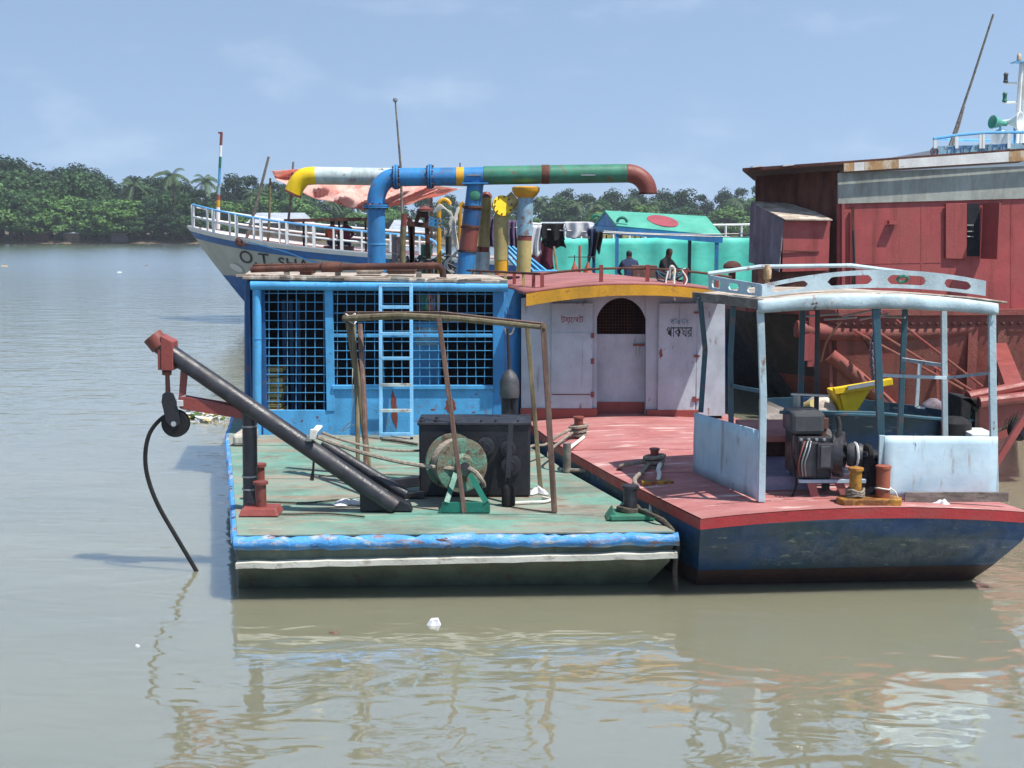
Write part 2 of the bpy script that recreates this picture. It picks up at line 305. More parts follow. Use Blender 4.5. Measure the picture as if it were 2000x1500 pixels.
# ------------------------------------------------------------------ river
def water_material():
    m = bpy.data.materials.new('river_water'); m.use_nodes = True; t = m.node_tree; N = t.nodes; L = t.links; b = N['Principled BSDF']
    co = N.new('ShaderNodeTexCoord')
    def ns(scale, det, ro=.5, dist=0, rot=0):
        mp = N.new('ShaderNodeMapping'); mp.inputs['Scale'].default_value = scale; mp.inputs['Rotation'].default_value = (0, 0, rot)
        n = N.new('ShaderNodeTexNoise'); n.inputs['Scale'].default_value = 1; n.inputs['Detail'].default_value = det; n.inputs['Roughness'].default_value = ro; n.inputs['Distortion'].default_value = dist
        L.new(co.outputs['Object'], mp.inputs[0]); L.new(mp.outputs[0], n.inputs[0]); return n.outputs[0]
    def mul(x, k):
        q = N.new('ShaderNodeMath'); q.operation = 'MULTIPLY'; L.new(x, q.inputs[0])
        if isinstance(k, (int, float)): q.inputs[1].default_value = k
        else: L.new(k, q.inputs[1])
        return q.outputs[0]
    def add(x, y):
        q = N.new('ShaderNodeMath'); q.operation = 'ADD'; L.new(x, q.inputs[0]); L.new(y, q.inputs[1]); return q.outputs[0]
    big = mul(ns((.7, 1.2, 1), 1.0, .4, .7, .2), .022)
    mid = mul(ns((1.7, 3.3, 1), .8, .4, 1.3, -.15), .0100)
    patch = N.new('ShaderNodeMapRange'); patch.inputs[1].default_value = .30; patch.inputs[2].default_value = .70; patch.inputs[3].default_value = .35
    L.new(ns((.05, .16, 1), 3), patch.inputs[0])
    sep = N.new('ShaderNodeSeparateXYZ'); L.new(co.outputs['Object'], sep.inputs[0])
    lee = N.new('ShaderNodeMapRange'); lee.inputs[1].default_value = 9; lee.inputs[2].default_value = 26; lee.inputs[3].default_value = .22; L.new(sep.outputs[1], lee.inputs[0])   # open river is choppier than the sheltered mooring
    fine = mul(mul(mul(ns((3.2, 12, 1), 2, .5, 0, .05), .0062), patch.outputs[0]), lee.outputs[0])
    hgt = add(add(big, mid), fine)
    bp = N.new('ShaderNodeBump'); bp.inputs['Strength'].default_value = 1; bp.inputs['Distance'].default_value = 1
    L.new(hgt, bp.inputs['Height'])
    mr = N.new('ShaderNodeMapRange'); mr.inputs[1].default_value = .35; mr.inputs[2].default_value = .65
    L.new(ns((.12, .3, 1), 4), mr.inputs[0])
    mx = N.new('ShaderNodeMix'); mx.data_type = 'RGBA'; mx.inputs[6].default_value = (.176, .176, .120, 1); mx.inputs[7].default_value = (.206, .200, .136, 1)
    L.new(mr.outputs[0], mx.inputs[0])
    # silty water: scattered mud colour under a clear reflecting surface
    N.remove(b); df = N.new('ShaderNodeSubsurfaceScattering'); df.inputs['Scale'].default_value = .7; df.inputs['Radius'].default_value = (1, 1, .8); L.new(mx.outputs[2], df.inputs[0])
    gl = N.new('ShaderNodeBsdfGlossy'); chop = N.new('ShaderNodeMapRange'); chop.inputs[1].default_value = 18; chop.inputs[2].default_value = 110; chop.inputs[3].default_value = .03; chop.inputs[4].default_value = .14; L.new(sep.outputs[1], chop.inputs[0]); L.new(chop.outputs[0], gl.inputs['Roughness']); gl.inputs['Color'].default_value = (1, 1, 1, 1); # far shading normals tilted nearward so the reflection lifts from trees to sky
    lean = N.new('ShaderNodeMapRange'); lean.inputs[1].default_value = 30; lean.inputs[2].default_value = 130; lean.inputs[3].default_value = 0; lean.inputs[4].default_value = -.045; L.new(sep.outputs[1], lean.inputs[0])
    cb = N.new('ShaderNodeCombineXYZ'); L.new(lean.outputs[0], cb.inputs[1]); va = N.new('ShaderNodeVectorMath'); va.operation = 'ADD'; L.new(bp.outputs[0], va.inputs[0]); L.new(cb.outputs[0], va.inputs[1])
    vn = N.new('ShaderNodeVectorMath'); vn.operation = 'NORMALIZE'; L.new(va.outputs[0], vn.inputs[0]); L.new(vn.outputs[0], gl.inputs['Normal'])
    fr_ = N.new('ShaderNodeFresnel'); fr_.inputs['IOR'].default_value = 1.33
    ma = N.new('ShaderNodeMath'); ma.operation = 'MULTIPLY_ADD'; ma.inputs[1].default_value = .66; ma.inputs[2].default_value = .33; L.new(fr_.outputs[0], ma.inputs[0])
    ms = N.new('ShaderNodeMixShader'); L.new(ma.outputs[0], ms.inputs[0]); L.new(df.outputs[0], ms.inputs[1]); L.new(gl.outputs[0], ms.inputs[2]); L.new(ms.outputs[0], N['Material Output'].inputs[0])
    M['water'] = m
water_material()
w = MB(); w.add([(-9000, -200, 0), (9000, -200, 0), (9000, 12000, 0), (-9000, 12000, 0)], [(0, 1, 2, 3)])
struct(w.build('river', 'water'))

# ------------------------------------------------------------------ far bank
def bank_y(x): return 300 + .10 * x + 6 * math.sin(x * .05) + (30 if x > 40 else 0) * min(1, (x - 40) / 40 if x > 40 else 0)
b = MB()
def bank_pt(s, t):
    x = -260 + 620 * s; y = bank_y(x); k = t * 4
    yy, zz = ((y - 3, -1.0), (y + 1, .25), (y + 8, 1.6), (y + 60, 2.4), (y + 900, 4.0))[round(k)]
    return V((x, yy, zz + (.5 * noise.noise(V((x * .11, k, 0))) if k > 0 else 0)))
b.grid(bank_pt, 140, 4); struct(b.build('river_bank', 'bank_mud'))

def leaf_quads(mb, c, n, rad, size, rnd):
    for _ in range(n):
        d = V((rnd.gauss(0, 1), rnd.gauss(0, 1), rnd.gauss(0, 1))).normalized() * (rnd.random() ** .33)
        p = c + V((d.x * rad.x, d.y * rad.y, d.z * rad.z)); s = size * rnd.uniform(.6, 1.3)
        nrm = (V((d.x, d.y, d.z + .5)).normalized() + V((rnd.gauss(0, .5), rnd.gauss(0, .5), rnd.gauss(0, .4)))).normalized()
        a = nrm.orthogonal().normalized(); a.rotate(Matrix.Rotation(rnd.uniform(0, 6.28), 3, nrm)); q = nrm.cross(a)
        mb.add([p - a * s, p - q * s * .55 + nrm * s * .1, p + a * s, p + q * s * .55 - nrm * s * .1], [(0, 1, 2, 3)])
def make_broadleaf(seed, h, w, mt, clumps=34, per=70):
    rnd = random.Random(seed); t = MB(); c = MB()
    t.tube(bez([(0, 0, -.5), (.15, 0, h * .25), (-.1, .1, h * .5), (0, 0, h * .78)], 3), [.38 - .3 * i / 9 for i in range(10)], 7)
    for k in range(clumps):
        a = rnd.uniform(0, 6.28); zz = rnd.uniform(.22, .95); env = math.sin(min(1, (1.02 - zz) / .62) * math.pi / 2) * (1 if zz > .4 else .8)
        rr = w * env * rnd.uniform(.35, .95); ctr = V((math.cos(a) * rr, math.sin(a) * rr, h * zz))
        if k % 4 == 0: t.tube([(0, 0, h * zz * .7), ctr * .55 + V((0, 0, h * zz * .38)), ctr], [.13, .09, .04], 5)
        s = rnd.uniform(.7, 1.3)
        leaf_quads(c, ctr, int(per * 1.6), V((1.7, 1.7, 1.05)) * s * w / 5.2, .33, rnd)
    return t, c, mt
def make_palm(seed, h):
    rnd = random.Random(seed); t = MB(); c = MB()
    top = V((rnd.uniform(-.9, .9), rnd.uniform(-.5, .5), h))
    t.tube(bez([(0, 0, -.5), (top.x * .2, 0, h * .4), top], 4), [.24 - .012 * i for i in range(9)], 7)
    for k in range(17):
        a = 6.283 * k / 17 + rnd.uniform(-.2, .2); el = rnd.uniform(-.5, 1.1); L_ = rnd.uniform(2.6, 3.6); pts = []
        for i in range(7):
            s = i / 6; r = L_ * s * math.cos(el * (1 - .3 * s)); z = L_ * (s * math.sin(el) - .62 * s * s)
            pts.append(top + V((math.cos(a) * r, math.sin(a) * r, z)))
        for i in range(6):
            p, q = pts[i], pts[i + 1]; d = (q - p); sd = d.cross(V((0, 0, 1))).normalized()
            for sg in (-1, 1):
                for j in range(2):
                    o = p + d * (j * .5); ln = (.75 if i < 5 else .45) * rnd.uniform(.8, 1.2)
                    tip = o + sd * sg * ln * .8 + d * .5 - V((0, 0, ln * .55))
                    c.add([o, o + d * .42, tip + d * .12, tip], [(0, 1, 2, 3)])
    return t, c, 'leaf_palm'
TREES = {}
def tree_proto(key, gen):
    t, c, mt = gen; a = t.build('trunk', 'bark'); q = c.build('crown', mt)
    TREES[key] = (a.data, q.data)
    bpy.data.objects.remove(a); bpy.data.objects.remove(q)
for i in range(4): tree_proto(('dark', i), make_broadleaf(10 + i, 13, 5.6, 'leaf_dark'))
for i in range(4): tree_proto(('mid', i), make_broadleaf(30 + i, 10.5, 5.4, 'leaf_mid'))
for i in range(3): tree_proto(('bright', i), make_broadleaf(50 + i, 7.5, 4.6, 'leaf_bright', 26, 64))
for i in range(3): tree_proto(('palm', i), make_palm(70 + i, 9.5))
TL = {'dark': ('tall_tree', 'tall dark green broadleaf tree on the far river bank', 'tall dark trees on the far bank'),
      'mid': ('broadleaf_tree', 'mid green spreading broadleaf tree on the far river bank', 'mid green trees on the far bank'),
      'bright': ('low_tree', 'low bright green bushy tree at the edge of the far bank', 'low bright trees on the far bank'),
      'palm': ('palm_tree', 'feathery palm tree standing among the broadleaf trees on the far bank', 'palms on the far bank')}
def put_tree(kind, u, top, dy, sw=1.0):
    i = R.randrange(len([k for k in TREES if k[0] == kind])); y = 310 + dy
    for _ in range(3): y = bank_y(X(u, y)) + dy
    x = X(u, y); z0 = 1.2 if dy < 10 else 2.0
    hgt = Zv(top, y) - z0; nat = {'dark': 13.6, 'mid': 11, 'bright': 7.9, 'palm': 10.2}[kind]
    nm, lb, gr = TL[kind]; r = thing(nm, lb, 'tree', (x, y, z0), gr); s = hgt / nat
    r.scale = (s * sw, s * sw, s); r.rotation_euler = (0, 0, R.uniform(0, 6.28))
    for n, me in zip(('trunk', 'crown'), TREES[(kind, i)]):
        o = bpy.data.objects.new(n, me); COL.objects.link(o); o.parent = r
# skyline of the photograph: (u, top v)
sky_l = [(-40, 300), (0, 300), (35, 303), (75, 318), (120, 316), (150, 312), (185, 322), (212, 340), (240, 356), (262, 340), (300, 334), (330, 340), (365, 350), (395, 362), (430, 360), (460, 328), (495, 335), (530, 345), (560, 352), (600, 358), (640, 360), (700, 362), (760, 365), (820, 368), (880, 370), (940, 372), (1000, 376), (1050, 380), (1105, 358), (1150, 378), (1190, 368), (1240, 362), (1290, 366), (1330, 364), (1370, 370), (1410, 366), (1445, 356), (1480, 352), (1530, 356), (1580, 350)] + [(u, 352 + (u * 7) % 17) for u in range(1630, 2260, 48)] + [(u, 304 + (u * 5) % 19) for u in range(-340, -60, 50)]
for u, v in sky_l:
    big = u < 240 or u > 1350
    put_tree('dark', u + R.uniform(-6, 6), v + R.uniform(-3, 8), R.uniform(16, 30), R.uniform(.85, 1.25))
    if R.random() < .75: put_tree('mid', u + R.uniform(-20, 20), v + R.uniform(18, 40), R.uniform(9, 14), R.uniform(1.0, 1.3))
    if R.random() < .85: put_tree('bright' if R.random() < .7 else 'mid', u + R.uniform(-20, 20), v + R.uniform(50, 80) if v < 345 else v + R.uniform(30, 55), R.uniform(3, 7), R.uniform(1.1, 1.5))
    if 0 < u < 400: put_tree(R.choice(['dark', 'mid', 'bright']), u + R.uniform(-12, 12), R.uniform(405, 425), R.uniform(1.5, 4), R.uniform(1.2, 1.5))
for u, v in ((262, 352), (345, 332), (405, 344), (500, 372), (585, 384), (1062, 385), (1080, 400), (1125, 392), (1165, 395), (1240, 385), (1275, 392), (1440, 385), (640, 385), (700, 390)):
    put_tree('palm', u, v, R.uniform(4, 9), .95)
und = MB(); rnd = random.Random(5)
for k in range(420):
    x = -115 + k * .66 + rnd.uniform(-.4, .4); y = bank_y(x) + rnd.uniform(2.5, 9)
    leaf_quads(und, V((x, y, 1.3 + rnd.uniform(0, 1.3))), 22, V((1.3, 1.2, 1.1)), .34, rnd)
und.build('undergrowth', 'leaf_dark', kind='stuff')['label'] = 'dark shrubs and weeds massed along the far bank'

def shed(u0, u1, vr, ve, y, label, name='riverside_shed', hip=.12):
    x0, x1 = X(u0, y), X(u1, y); zr, ze = Zv(vr, y), Zv(ve, y); w = (x1 - x0) * hip
    t = thing(name, label, 'shed', ((x0 + x1) / 2, y, 1)); m = MB()
    m.add([(x0 - .3, y - 2.6, ze), (x1 + .3, y - 2.6, ze), (x1 - w, y, zr), (x0 + w, y, zr), (x1 + .3, y + 2.6, ze), (x0 - .3, y + 2.6, ze)], [(0, 1, 2, 3), (3, 2, 4, 5), (0, 3, 5), (1, 4, 2)])
    m.build('roof', 'shed_roof', t, solid=.12); m = MB(); m.box(x0, x1, y - 2.3, y + 2.3, .8, ze - .06); m.build('wall', 'shed_wall', t)
    for k in range(3):
        xx = x0 + (x1 - x0) * (.2 + .3 * k); m = MB(); m.box(xx - .5, xx + .5, y - 2.34, y - 2.31, ze - 1.5, ze - .5); m.build('window', 'dark_inside', t)
    return t
shed(488, 610, 416, 436, 288, 'pale grey sheet roofed shed above the white ship rail')
shed(762, 832, 430, 452, 286, 'small weathered tin shed beside the red topped post')
shed(1042, 1172, 434, 446, 300, 'long low tin roof behind the clothes line')
def shanty(u, y, wpx, hpx, mt, label):
    x = X(u, y); w = wpx * y / F; h = hpx * y / F; t = thing('shanty', label, 'hut', (x, y, 0)); m = MB()
    m.box(x - w / 2, x + w / 2, y, y + 2, .3, h); m.build('wall', mt, t)
    m = MB(); m.add([(x - w * .6, y - .5, h), (x + w * .6, y - .5, h - .1), (x + w * .6, y + 2.3, h + .5), (x - w * .6, y + 2.3, h + .6)], [(0, 1, 2, 3)]); m.build('roof', 'shed_roof', t, solid=.08)
    for s in (-1, 1): m = MB(); m.cyl((x + s * w * .55, y - .3, -.5), (x + s * w * .55, y - .3, h), .07, seg=6); m.build('post', 'old_wood', t)
shanty(70, 296, 40, 22, 'rust_sheet', 'reddish hut at the waterline under the tallest trees')
shanty(140, 297, 26, 20, 'shed_wall', 'brown hut at the waterline beside the white canoe')
shanty(232, 299, 30, 20, 'corrugated', 'grey hut on posts under a spreading tree')
def canoe(u, v, wpx, mt, label):
    p = P(u, v, z=0); L_ = wpx * p.y / F; m = MB(); rings = []
    for i in range(9):
        s = i / 8 * 2 - 1; wd = .55 * (1 - abs(s) ** 2.2) + .04; zt = .35 + .35 * s * s; x = p.x + s * L_ / 2
        rings.append([V((x, p.y - wd, zt)), V((x, p.y - wd * .6, -.1)), V((x, p.y + wd * .6, -.1)), V((x, p.y + wd, zt)), V((x, p.y + wd * .9, zt - .06)), V((x, p.y - wd * .9, zt - .06))])
    m.loft(rings); return tag(m.build('canoe', mt), label, 'boat')
canoe(111, 474.5, 30, 'ship_white', 'white canoe drawn up under the far bank trees')
canoe(322, 475, 40, 'cloth_orange', 'long brown canoe lying along the far bank')
canoe(376, 476, 20, 'ship_white', 'small pale canoe by the ship bow on the far bank')
for u, v0, v1, lb in ((97, 440, 475, 'bare stake with thatch top standing at the far waterline'), (218, 447, 475, 'thin stake at the far waterline below dark foliage'), (352, 430, 474, 'leaning stake at the far waterline near the canoes')):
    p = P(u, v1, z=0); m = MB(); m.cyl((p.x, p.y, -1), (p.x + .3, p.y, Zv(v0, p.y)), .14, .1, 6); tag(m.build('mooring_stake', 'bamboo'), lb, 'stake')
# ================================================================== blue work boat (boat one)
D1, D2 = .58, .75
def hull_loft(mb_list, parent):
    for mb, n, mt in mb_list: mb.build(n, mt, parent)
boat1 = thing('blue_work_boat', 'work boat with green deck, dented blue bow and blue mesh wheelhouse', 'boat', (-1, 15, 0))
def side(pts): return [V((x, y, 0)) for x, y in pts]
def pxy(z, *uv): return [tuple(P(u, v, z=z))[:2] for u, v in uv]
L1 = pxy(D1, (463, 1046), (455, 930), (447, 850)) + [(-4.2, 19.3), (-4.5, 21.7)]
R1 = pxy(D1, (1318, 1039), (1212, 980), (1102, 918), (1050, 882)) + [(-.5, 18.0), (-1.4, 21.7)]
def outline(Ls, Rs, z, bow=0, inn=0, binl=0, binr=0, fine=10):
    pts = []
    for i, (x, y) in enumerate(Rs): pts.append(V((x - inn - (binr if i == 0 else 0), y + (bow if i == 0 else 0), z)))
    for i, (x, y) in list(enumerate(Ls))[::-1]: pts.append(V((x + inn + (binl if i == 0 else 0), y + (bow if i == 0 else 0), z)))
    return pts
rings = [outline(L1, R1, -.5, .75, .22, -.26, .25), outline(L1, R1, .0, .36, .06, -.14, .14), outline(L1, R1, .30, .03, .02, -.02, .02), outline(L1, R1, .50, .01), outline(L1, R1, D1 - .012, .03)]
m = MB(); m.loft(rings); m.build('hull', 'hull_grey', boat1)
m = MB(); dk = outline(L1, R1, D1 - .008); m.prism(dk, (0, 0, .012)); m.build('deck', 'deck_green', boat1)
# white rubbing strake round the bow
bl, br = V((L1[0][0] - .0, L1[0][1] - .035, .325)), V((R1[0][0] + .01, R1[0][1] - .035, .385))
pts = [bl.lerp(br, i / 24) + V((0, -.012, .012 * noise.noise(V((i * .7, 0, 0))))) for i in range(25)]
m = MB()
for i in range(24): m.beam(pts[i], pts[i + 1] + (pts[i + 1] - pts[i]) * .02, .11, .05)
m.build('rubbing_strake', 'strake_white', boat1)
# dented blue bow fender
def dented(p, q, r, n, amp, seed):
    out = []; rs = []
    for i in range(n + 1):
        c = p.lerp(q, i / n); d = noise.noise(V((i * .33, seed, 0))); e = noise.noise(V((i * .9, seed + 5, 0)))
        out.append(c + V((0, amp * .5 * abs(d), amp * .35 * e))); rs.append(r * (1 + .25 * d + .12 * e))
    return out, rs
a, rs = dented(V((L1[0][0] - .02, L1[0][1] - .035, D1 - .065)), V((R1[0][0] + .03, R1[0][1] - .035, D1 - .06)), .062, 64, .03, 2.2)
m = MB(); m.tube(a, rs, 12)
for i, vv in enumerate(m.v):
    n1 = noise.noise(V(vv) * 4.3); n2 = noise.noise(V(vv) * 11); m.v[i] = (vv[0], vv[1] + .020 * n1 + .004 * n2, vv[2] + .010 * n1)
m.build('bow_fender', 'fender_blue', boat1, sharp=60)
for name, pts, rr, mt in (('side_fender', [(x - .01, y, D1 - .05) for x, y in L1], .05, 'fender_blue'), ('side_fender', [(x + .005, y, D1 - .05) for x, y in R1], .035, 'hull_grey')):
    b_, rs = [], []
    for i in range(len(pts) - 1):
        for k in range(10): p = V(pts[i]).lerp(V(pts[i + 1]), k / 10); b_.append(p + V((.012 * noise.noise(p * 3), 0, 0))); rs.append(rr * (1 + .15 * noise.noise(p * 2)))
    m = MB(); m.tube(b_, rs, 10); m.build(name, mt, boat1)
# raised deck plate seams
for vy in (870, 935, 1003):
    p = P(470, vy, z=D1 + .004); m = MB(); q = P(1180 if vy > 950 else 1020, vy + 3, z=D1 + .004); m.beam(V((p.x + .1, p.y, D1 + .007)), V((q.x - .1, q.y, D1 + .007)), .012, .006); m.build('deck_seam', 'deck_green', boat1)

# ---- wheelhouse
YW = P(480, 850, z=D1).y
def FW(u, v, dy=0): return P(u, v, y=YW + dy)
def wpanel(u0, u1, v0, v1, name, mt, parent=boat1, th=.04, dy=0, bevel=.006):
    a, b = FW(u0, v1), FW(u1, v0); m = MB(); m.box(a.x, b.x, YW + dy, YW + dy + th, a.z, b.z); return m.build(name, mt, parent, bevel=bevel)
wpanel(514, 642, 801, 856, 'front_panel', 'blue_light', dy=.002)
wpanel(642, 964, 757, 856, 'front_panel', 'blue_light', dy=0)
wpanel(649, 964, 752, 760, 'window_sill', 'blue_light', dy=-.035, th=.05)
wpanel(512, 964, 548, 566, 'window_header', 'blue', dy=.004)
wpanel(638, 650, 560, 803, 'mullion', 'blue_light', dy=-.012, th=.06)
wpanel(506, 516, 560, 856, 'door_jamb', 'blue_dark', dy=.01, th=.05)
wpanel(963, 984, 556, 858, 'corner_post', 'blue', dy=-.01, th=.08)
wpanel(650, 963, 652, 659, 'window_rail', 'blue_light', dy=-.004, th=.03)
def grille(u0, u1, v0, v1, du, dv, jit, dy):
    m = MB(); u = u0 + du / 2; r2 = random.Random(int(u0))
    while u < u1:
        a, b = FW(u + r2.uniform(-jit, jit), v1, dy), FW(u + r2.uniform(-jit, jit), v0, dy); m.beam(a, b, .008); u += du
    v = v0 + dv / 2
    while v < v1:
        a, b = FW(u0, v + r2.uniform(-jit, jit) * .5, dy - .011), FW(u1, v + r2.uniform(-jit, jit) * .5, dy - .011); m.beam(a, b, .009); v += dv
    return m.build('wire_grille', 'blue_light', boat1)
grille(516, 640, 564, 802, 18, 17.6, .8, .03); grille(650, 964, 566, 653, 18, 18, 1.5, .025); grille(650, 964, 659, 753, 18, 17, 1.2, .025)
m = MB(); m.tube([FW(502, 553, -.03), FW(502, 860, -.03)], .058, 14); m.cyl(FW(502, 660, -.03), FW(502, 662, -.03), .064); m.build('corner_pipe', 'blue_light', boat1)
m = MB(); m.tube([FW(484, 556, .12), FW(484, 860, .12)], .045, 10); m.build('corner_pipe', 'blue_dark', boat1)
m = MB(); m.tube([FW(490, 557, -.06), FW(992, 561, -.06)], .062, 14); m.build('eave_pipe', 'blue_light', boat1)
xa, xb = X(478, YW), X(985, YW); zr = Zv(549, YW)
m = MB(); m.prism([(xa - .03, YW - .10, zr + .025), (xb + .05, YW - .10, zr - .03), (xb - .12, YW + 1.9, zr - .03), (xa - .35, YW + 1.9, zr + .025)], (0, 0, .045)); m.build('wheelhouse_roof', 'roof_grime', boat1, bevel=.01)
m = MB()
for k in range(26):
    t = k / 25; p = V((xa, YW - .08, zr + .075)).lerp(V((xb, YW - .08, zr + .02)), t); m.obox(p + V((0, R.uniform(0, .06), 0)), (R.uniform(.04, .12), 0, R.uniform(-.01, .01)), (0, .04, 0), (0, 0, R.uniform(.004, .016)))
m.build('roof_flashing', 'roof_grime', boat1)
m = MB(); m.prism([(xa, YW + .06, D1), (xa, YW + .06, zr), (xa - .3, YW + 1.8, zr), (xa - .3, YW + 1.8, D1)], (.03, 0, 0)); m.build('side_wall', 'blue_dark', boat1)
wq = P(1031, 590, y=YW + .28)
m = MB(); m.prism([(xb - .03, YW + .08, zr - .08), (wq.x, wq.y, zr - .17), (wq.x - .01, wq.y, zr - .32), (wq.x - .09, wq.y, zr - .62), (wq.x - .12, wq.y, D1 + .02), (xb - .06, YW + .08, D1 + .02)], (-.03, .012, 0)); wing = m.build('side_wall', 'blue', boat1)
bw0, bw1 = FW(812, 608), FW(860, 572)
yb = YW + 1.75
def hx(u): return X(u, yb)
m = MB(); wz0, wz1 = Zv(606, yb), Zv(575, yb); ua, ub = 812, 858
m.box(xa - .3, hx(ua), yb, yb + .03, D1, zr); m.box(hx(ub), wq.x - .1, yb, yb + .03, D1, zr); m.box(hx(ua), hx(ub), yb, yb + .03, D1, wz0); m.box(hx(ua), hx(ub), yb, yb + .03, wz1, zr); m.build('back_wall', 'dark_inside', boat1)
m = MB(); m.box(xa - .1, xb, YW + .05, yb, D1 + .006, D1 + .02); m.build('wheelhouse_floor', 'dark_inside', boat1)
cab = thing('control_cabinet', 'light blue control cabinet standing inside the mesh wheelhouse', 'cabinet', (X(833, YW + .7), YW + .7, D1 + .02))
m = MB(); q0, q1 = P(808, 720, y=YW + .6), P(860, 632, y=YW + .6); m.box(q0.x, q1.x, YW + .6, YW + .9, D1 + .02, q1.z); m.build('cabinet_body', 'blue_light', cab, bevel=.01)
m = MB(); m.box(q0.x + .03, q1.x - .03, YW + .585, YW + .602, q1.z - .3, q1.z - .05); m.build('cabinet_door', 'paleblue_pipe', cab, bevel=.004)
m = MB(); s0 = P(540, 740, y=YW + .5)
for k in range(9): m.box(s0.x - .12 + R.uniform(-.03, .03), s0.x + .10 + R.uniform(-.03, .03), YW + .3, YW + .6, D1 + .25 + k * .07, D1 + .25 + k * .07 + .06)
m.box(s0.x - .14, s0.x + .14, YW + .28, YW + .62, D1 + .02, D1 + .245)
tag(m.build('sack_stack', 'cream', bevel=.015), 'stack of pale folded sacks behind the tall mesh panel', 'sacks')
m = MB()
for k in range(3): m.box(s0.x + .02 + k * .1, s0.x + .07 + k * .1, YW + .9, YW + .92, D1 + .02, D1 + 1.75)
tag(m.build('leaning_boards', 'blue_dark'), 'upright pale boards standing inside the mesh wheelhouse', 'boards')
def patch(c, w, h, mt, name, parent, seed, dy):
    m = MB(); rr = random.Random(seed); n = 18; pts = []
    for k in range(n):
        a = 6.283 * k / n; s = rr.uniform(.65, 1.2); pts.append(V((c.x + math.cos(a) * w * s, c.y + dy, c.z + math.sin(a) * h * s)))
    m.prism(pts, (0, -.002, 0)); return m.build(name, mt, parent)
patch(FW(880, 792), .075, .10, 'rust_red', 'rust_patch', boat1, 3, -.001); patch(FW(770, 800), .045, .27, 'rust_red', 'rust_patch', boat1, 4, -.001)
for i, (u, v) in enumerate(((590, 822), (620, 815), (560, 830), (835, 835), (925, 805), (930, 770), (845, 800))): patch(FW(u, v), R.uniform(.012, .035), R.uniform(.008, .02), 'rust_red', 'rust_patch', boat1, 20 + i, 0 if u > 645 else .001)
# faded painted marks on the side wall, too worn to read
m = MB()
for u0, v0, u1, v1 in ((985, 613, 999, 616), (986, 613, 986, 622), (989, 614, 989, 622), (994, 615, 995, 622), (1001, 617, 1001, 622), (1003, 616, 1003, 621), (1008, 613, 1011, 620), (1015, 622, 1019, 624), (1016, 607, 1017, 612), (1010, 640, 1011, 650), (1003, 643, 1004, 648), (990, 600, 991, 608), (999, 600, 1000, 604)):
    t0, t1 = (u0 - 985) / 46, (u1 - 985) / 46; m.beam(P(u0, v0, y=YW + .08 + .2 * t0 - .004), P(u1, v1, y=YW + .08 + .2 * t1 - .004), .012, .010, (0, 1, 0))
m.build('faded_lettering', 'ink_blue', boat1, kind='stuff')
# bollard posts on deck
def bollard(pos, r, h, mt, parent, base=None, bmt=None, cap=1.25, lean=(0, 0)):
    m = MB(); x, y, z = pos; ax = V((lean[0], lean[1], 1)).normalized()
    m.lathe((x, y, z), ax, [(0, r), (h * .9, r), (h * .92, r * cap), (h, r * cap), (h + .004, r * cap * .8)], 18); b_ = m.build('bollard', mt, parent)
    if base:
        m = MB(); w, d, t = base; m.hexa([(x - w, y - d, z), (x + w, y - d, z), (x + w, y + d, z), (x - w, y + d, z), (x - w * .85, y - d * .8, z + t), (x + w * .85, y - d * .8, z + t), (x + w * .85, y + d * .8, z + t), (x - w * .85, y + d * .8, z + t)]); m.build('base_plate', bmt, b_, bevel=.008)
    return b_
p = P(508, 1005, z=D1 + .012); bollard((p.x, p.y + .06, D1 + .012), .052, .31, 'rust_red', boat1, (.19, .15, .07), 'primer_red', 1.4)
p = P(500, 985, z=D1 + .012); m = MB(); m.lathe((p.x, p.y + .22, D1 + .012), (0, 0, 1), [(0, .05), (.33, .05), (.34, .07), (.37, .07)]); m.build('bollard', 'rust_red', boat1)
p = P(1232, 1012, z=D1 + .012); bollard((p.x, p.y + .08, D1 + .012), .065, .30, 'black_steel', boat1)
m = MB(); q = V((p.x, p.y, D1 + .012)); m.prism([q + V((-.20, -.12, 0)), q + V((.22, -.10, 0)), q + V((.17, .2, 0)), q + V((-.16, .2, 0))], (0, 0, .05)); m.prism([q + V((-.24, -.1, 0)), q + V((-.17, -.1, .10)), q + V((-.12, -.1, .0))], (0, .25, 0)); m.build('base_plate', 'green_pipe', boat1, bevel=.01)
p = P(1108, 925, z=D1 + .012); m = MB(); m.cyl((p.x, p.y + .1, D1 + .012), (p.x, p.y + .1, D1 + .34), .045); m.build('bollard', 'grey_wood', boat1)
# steel hatch hump beside wheelhouse foot
m = MB(); m.box(-3.52, -3.30, 15.9, 16.5, D1 + .012, D1 + .16); m.build('deck_locker', 'roof_grime', boat1, bevel=.04)

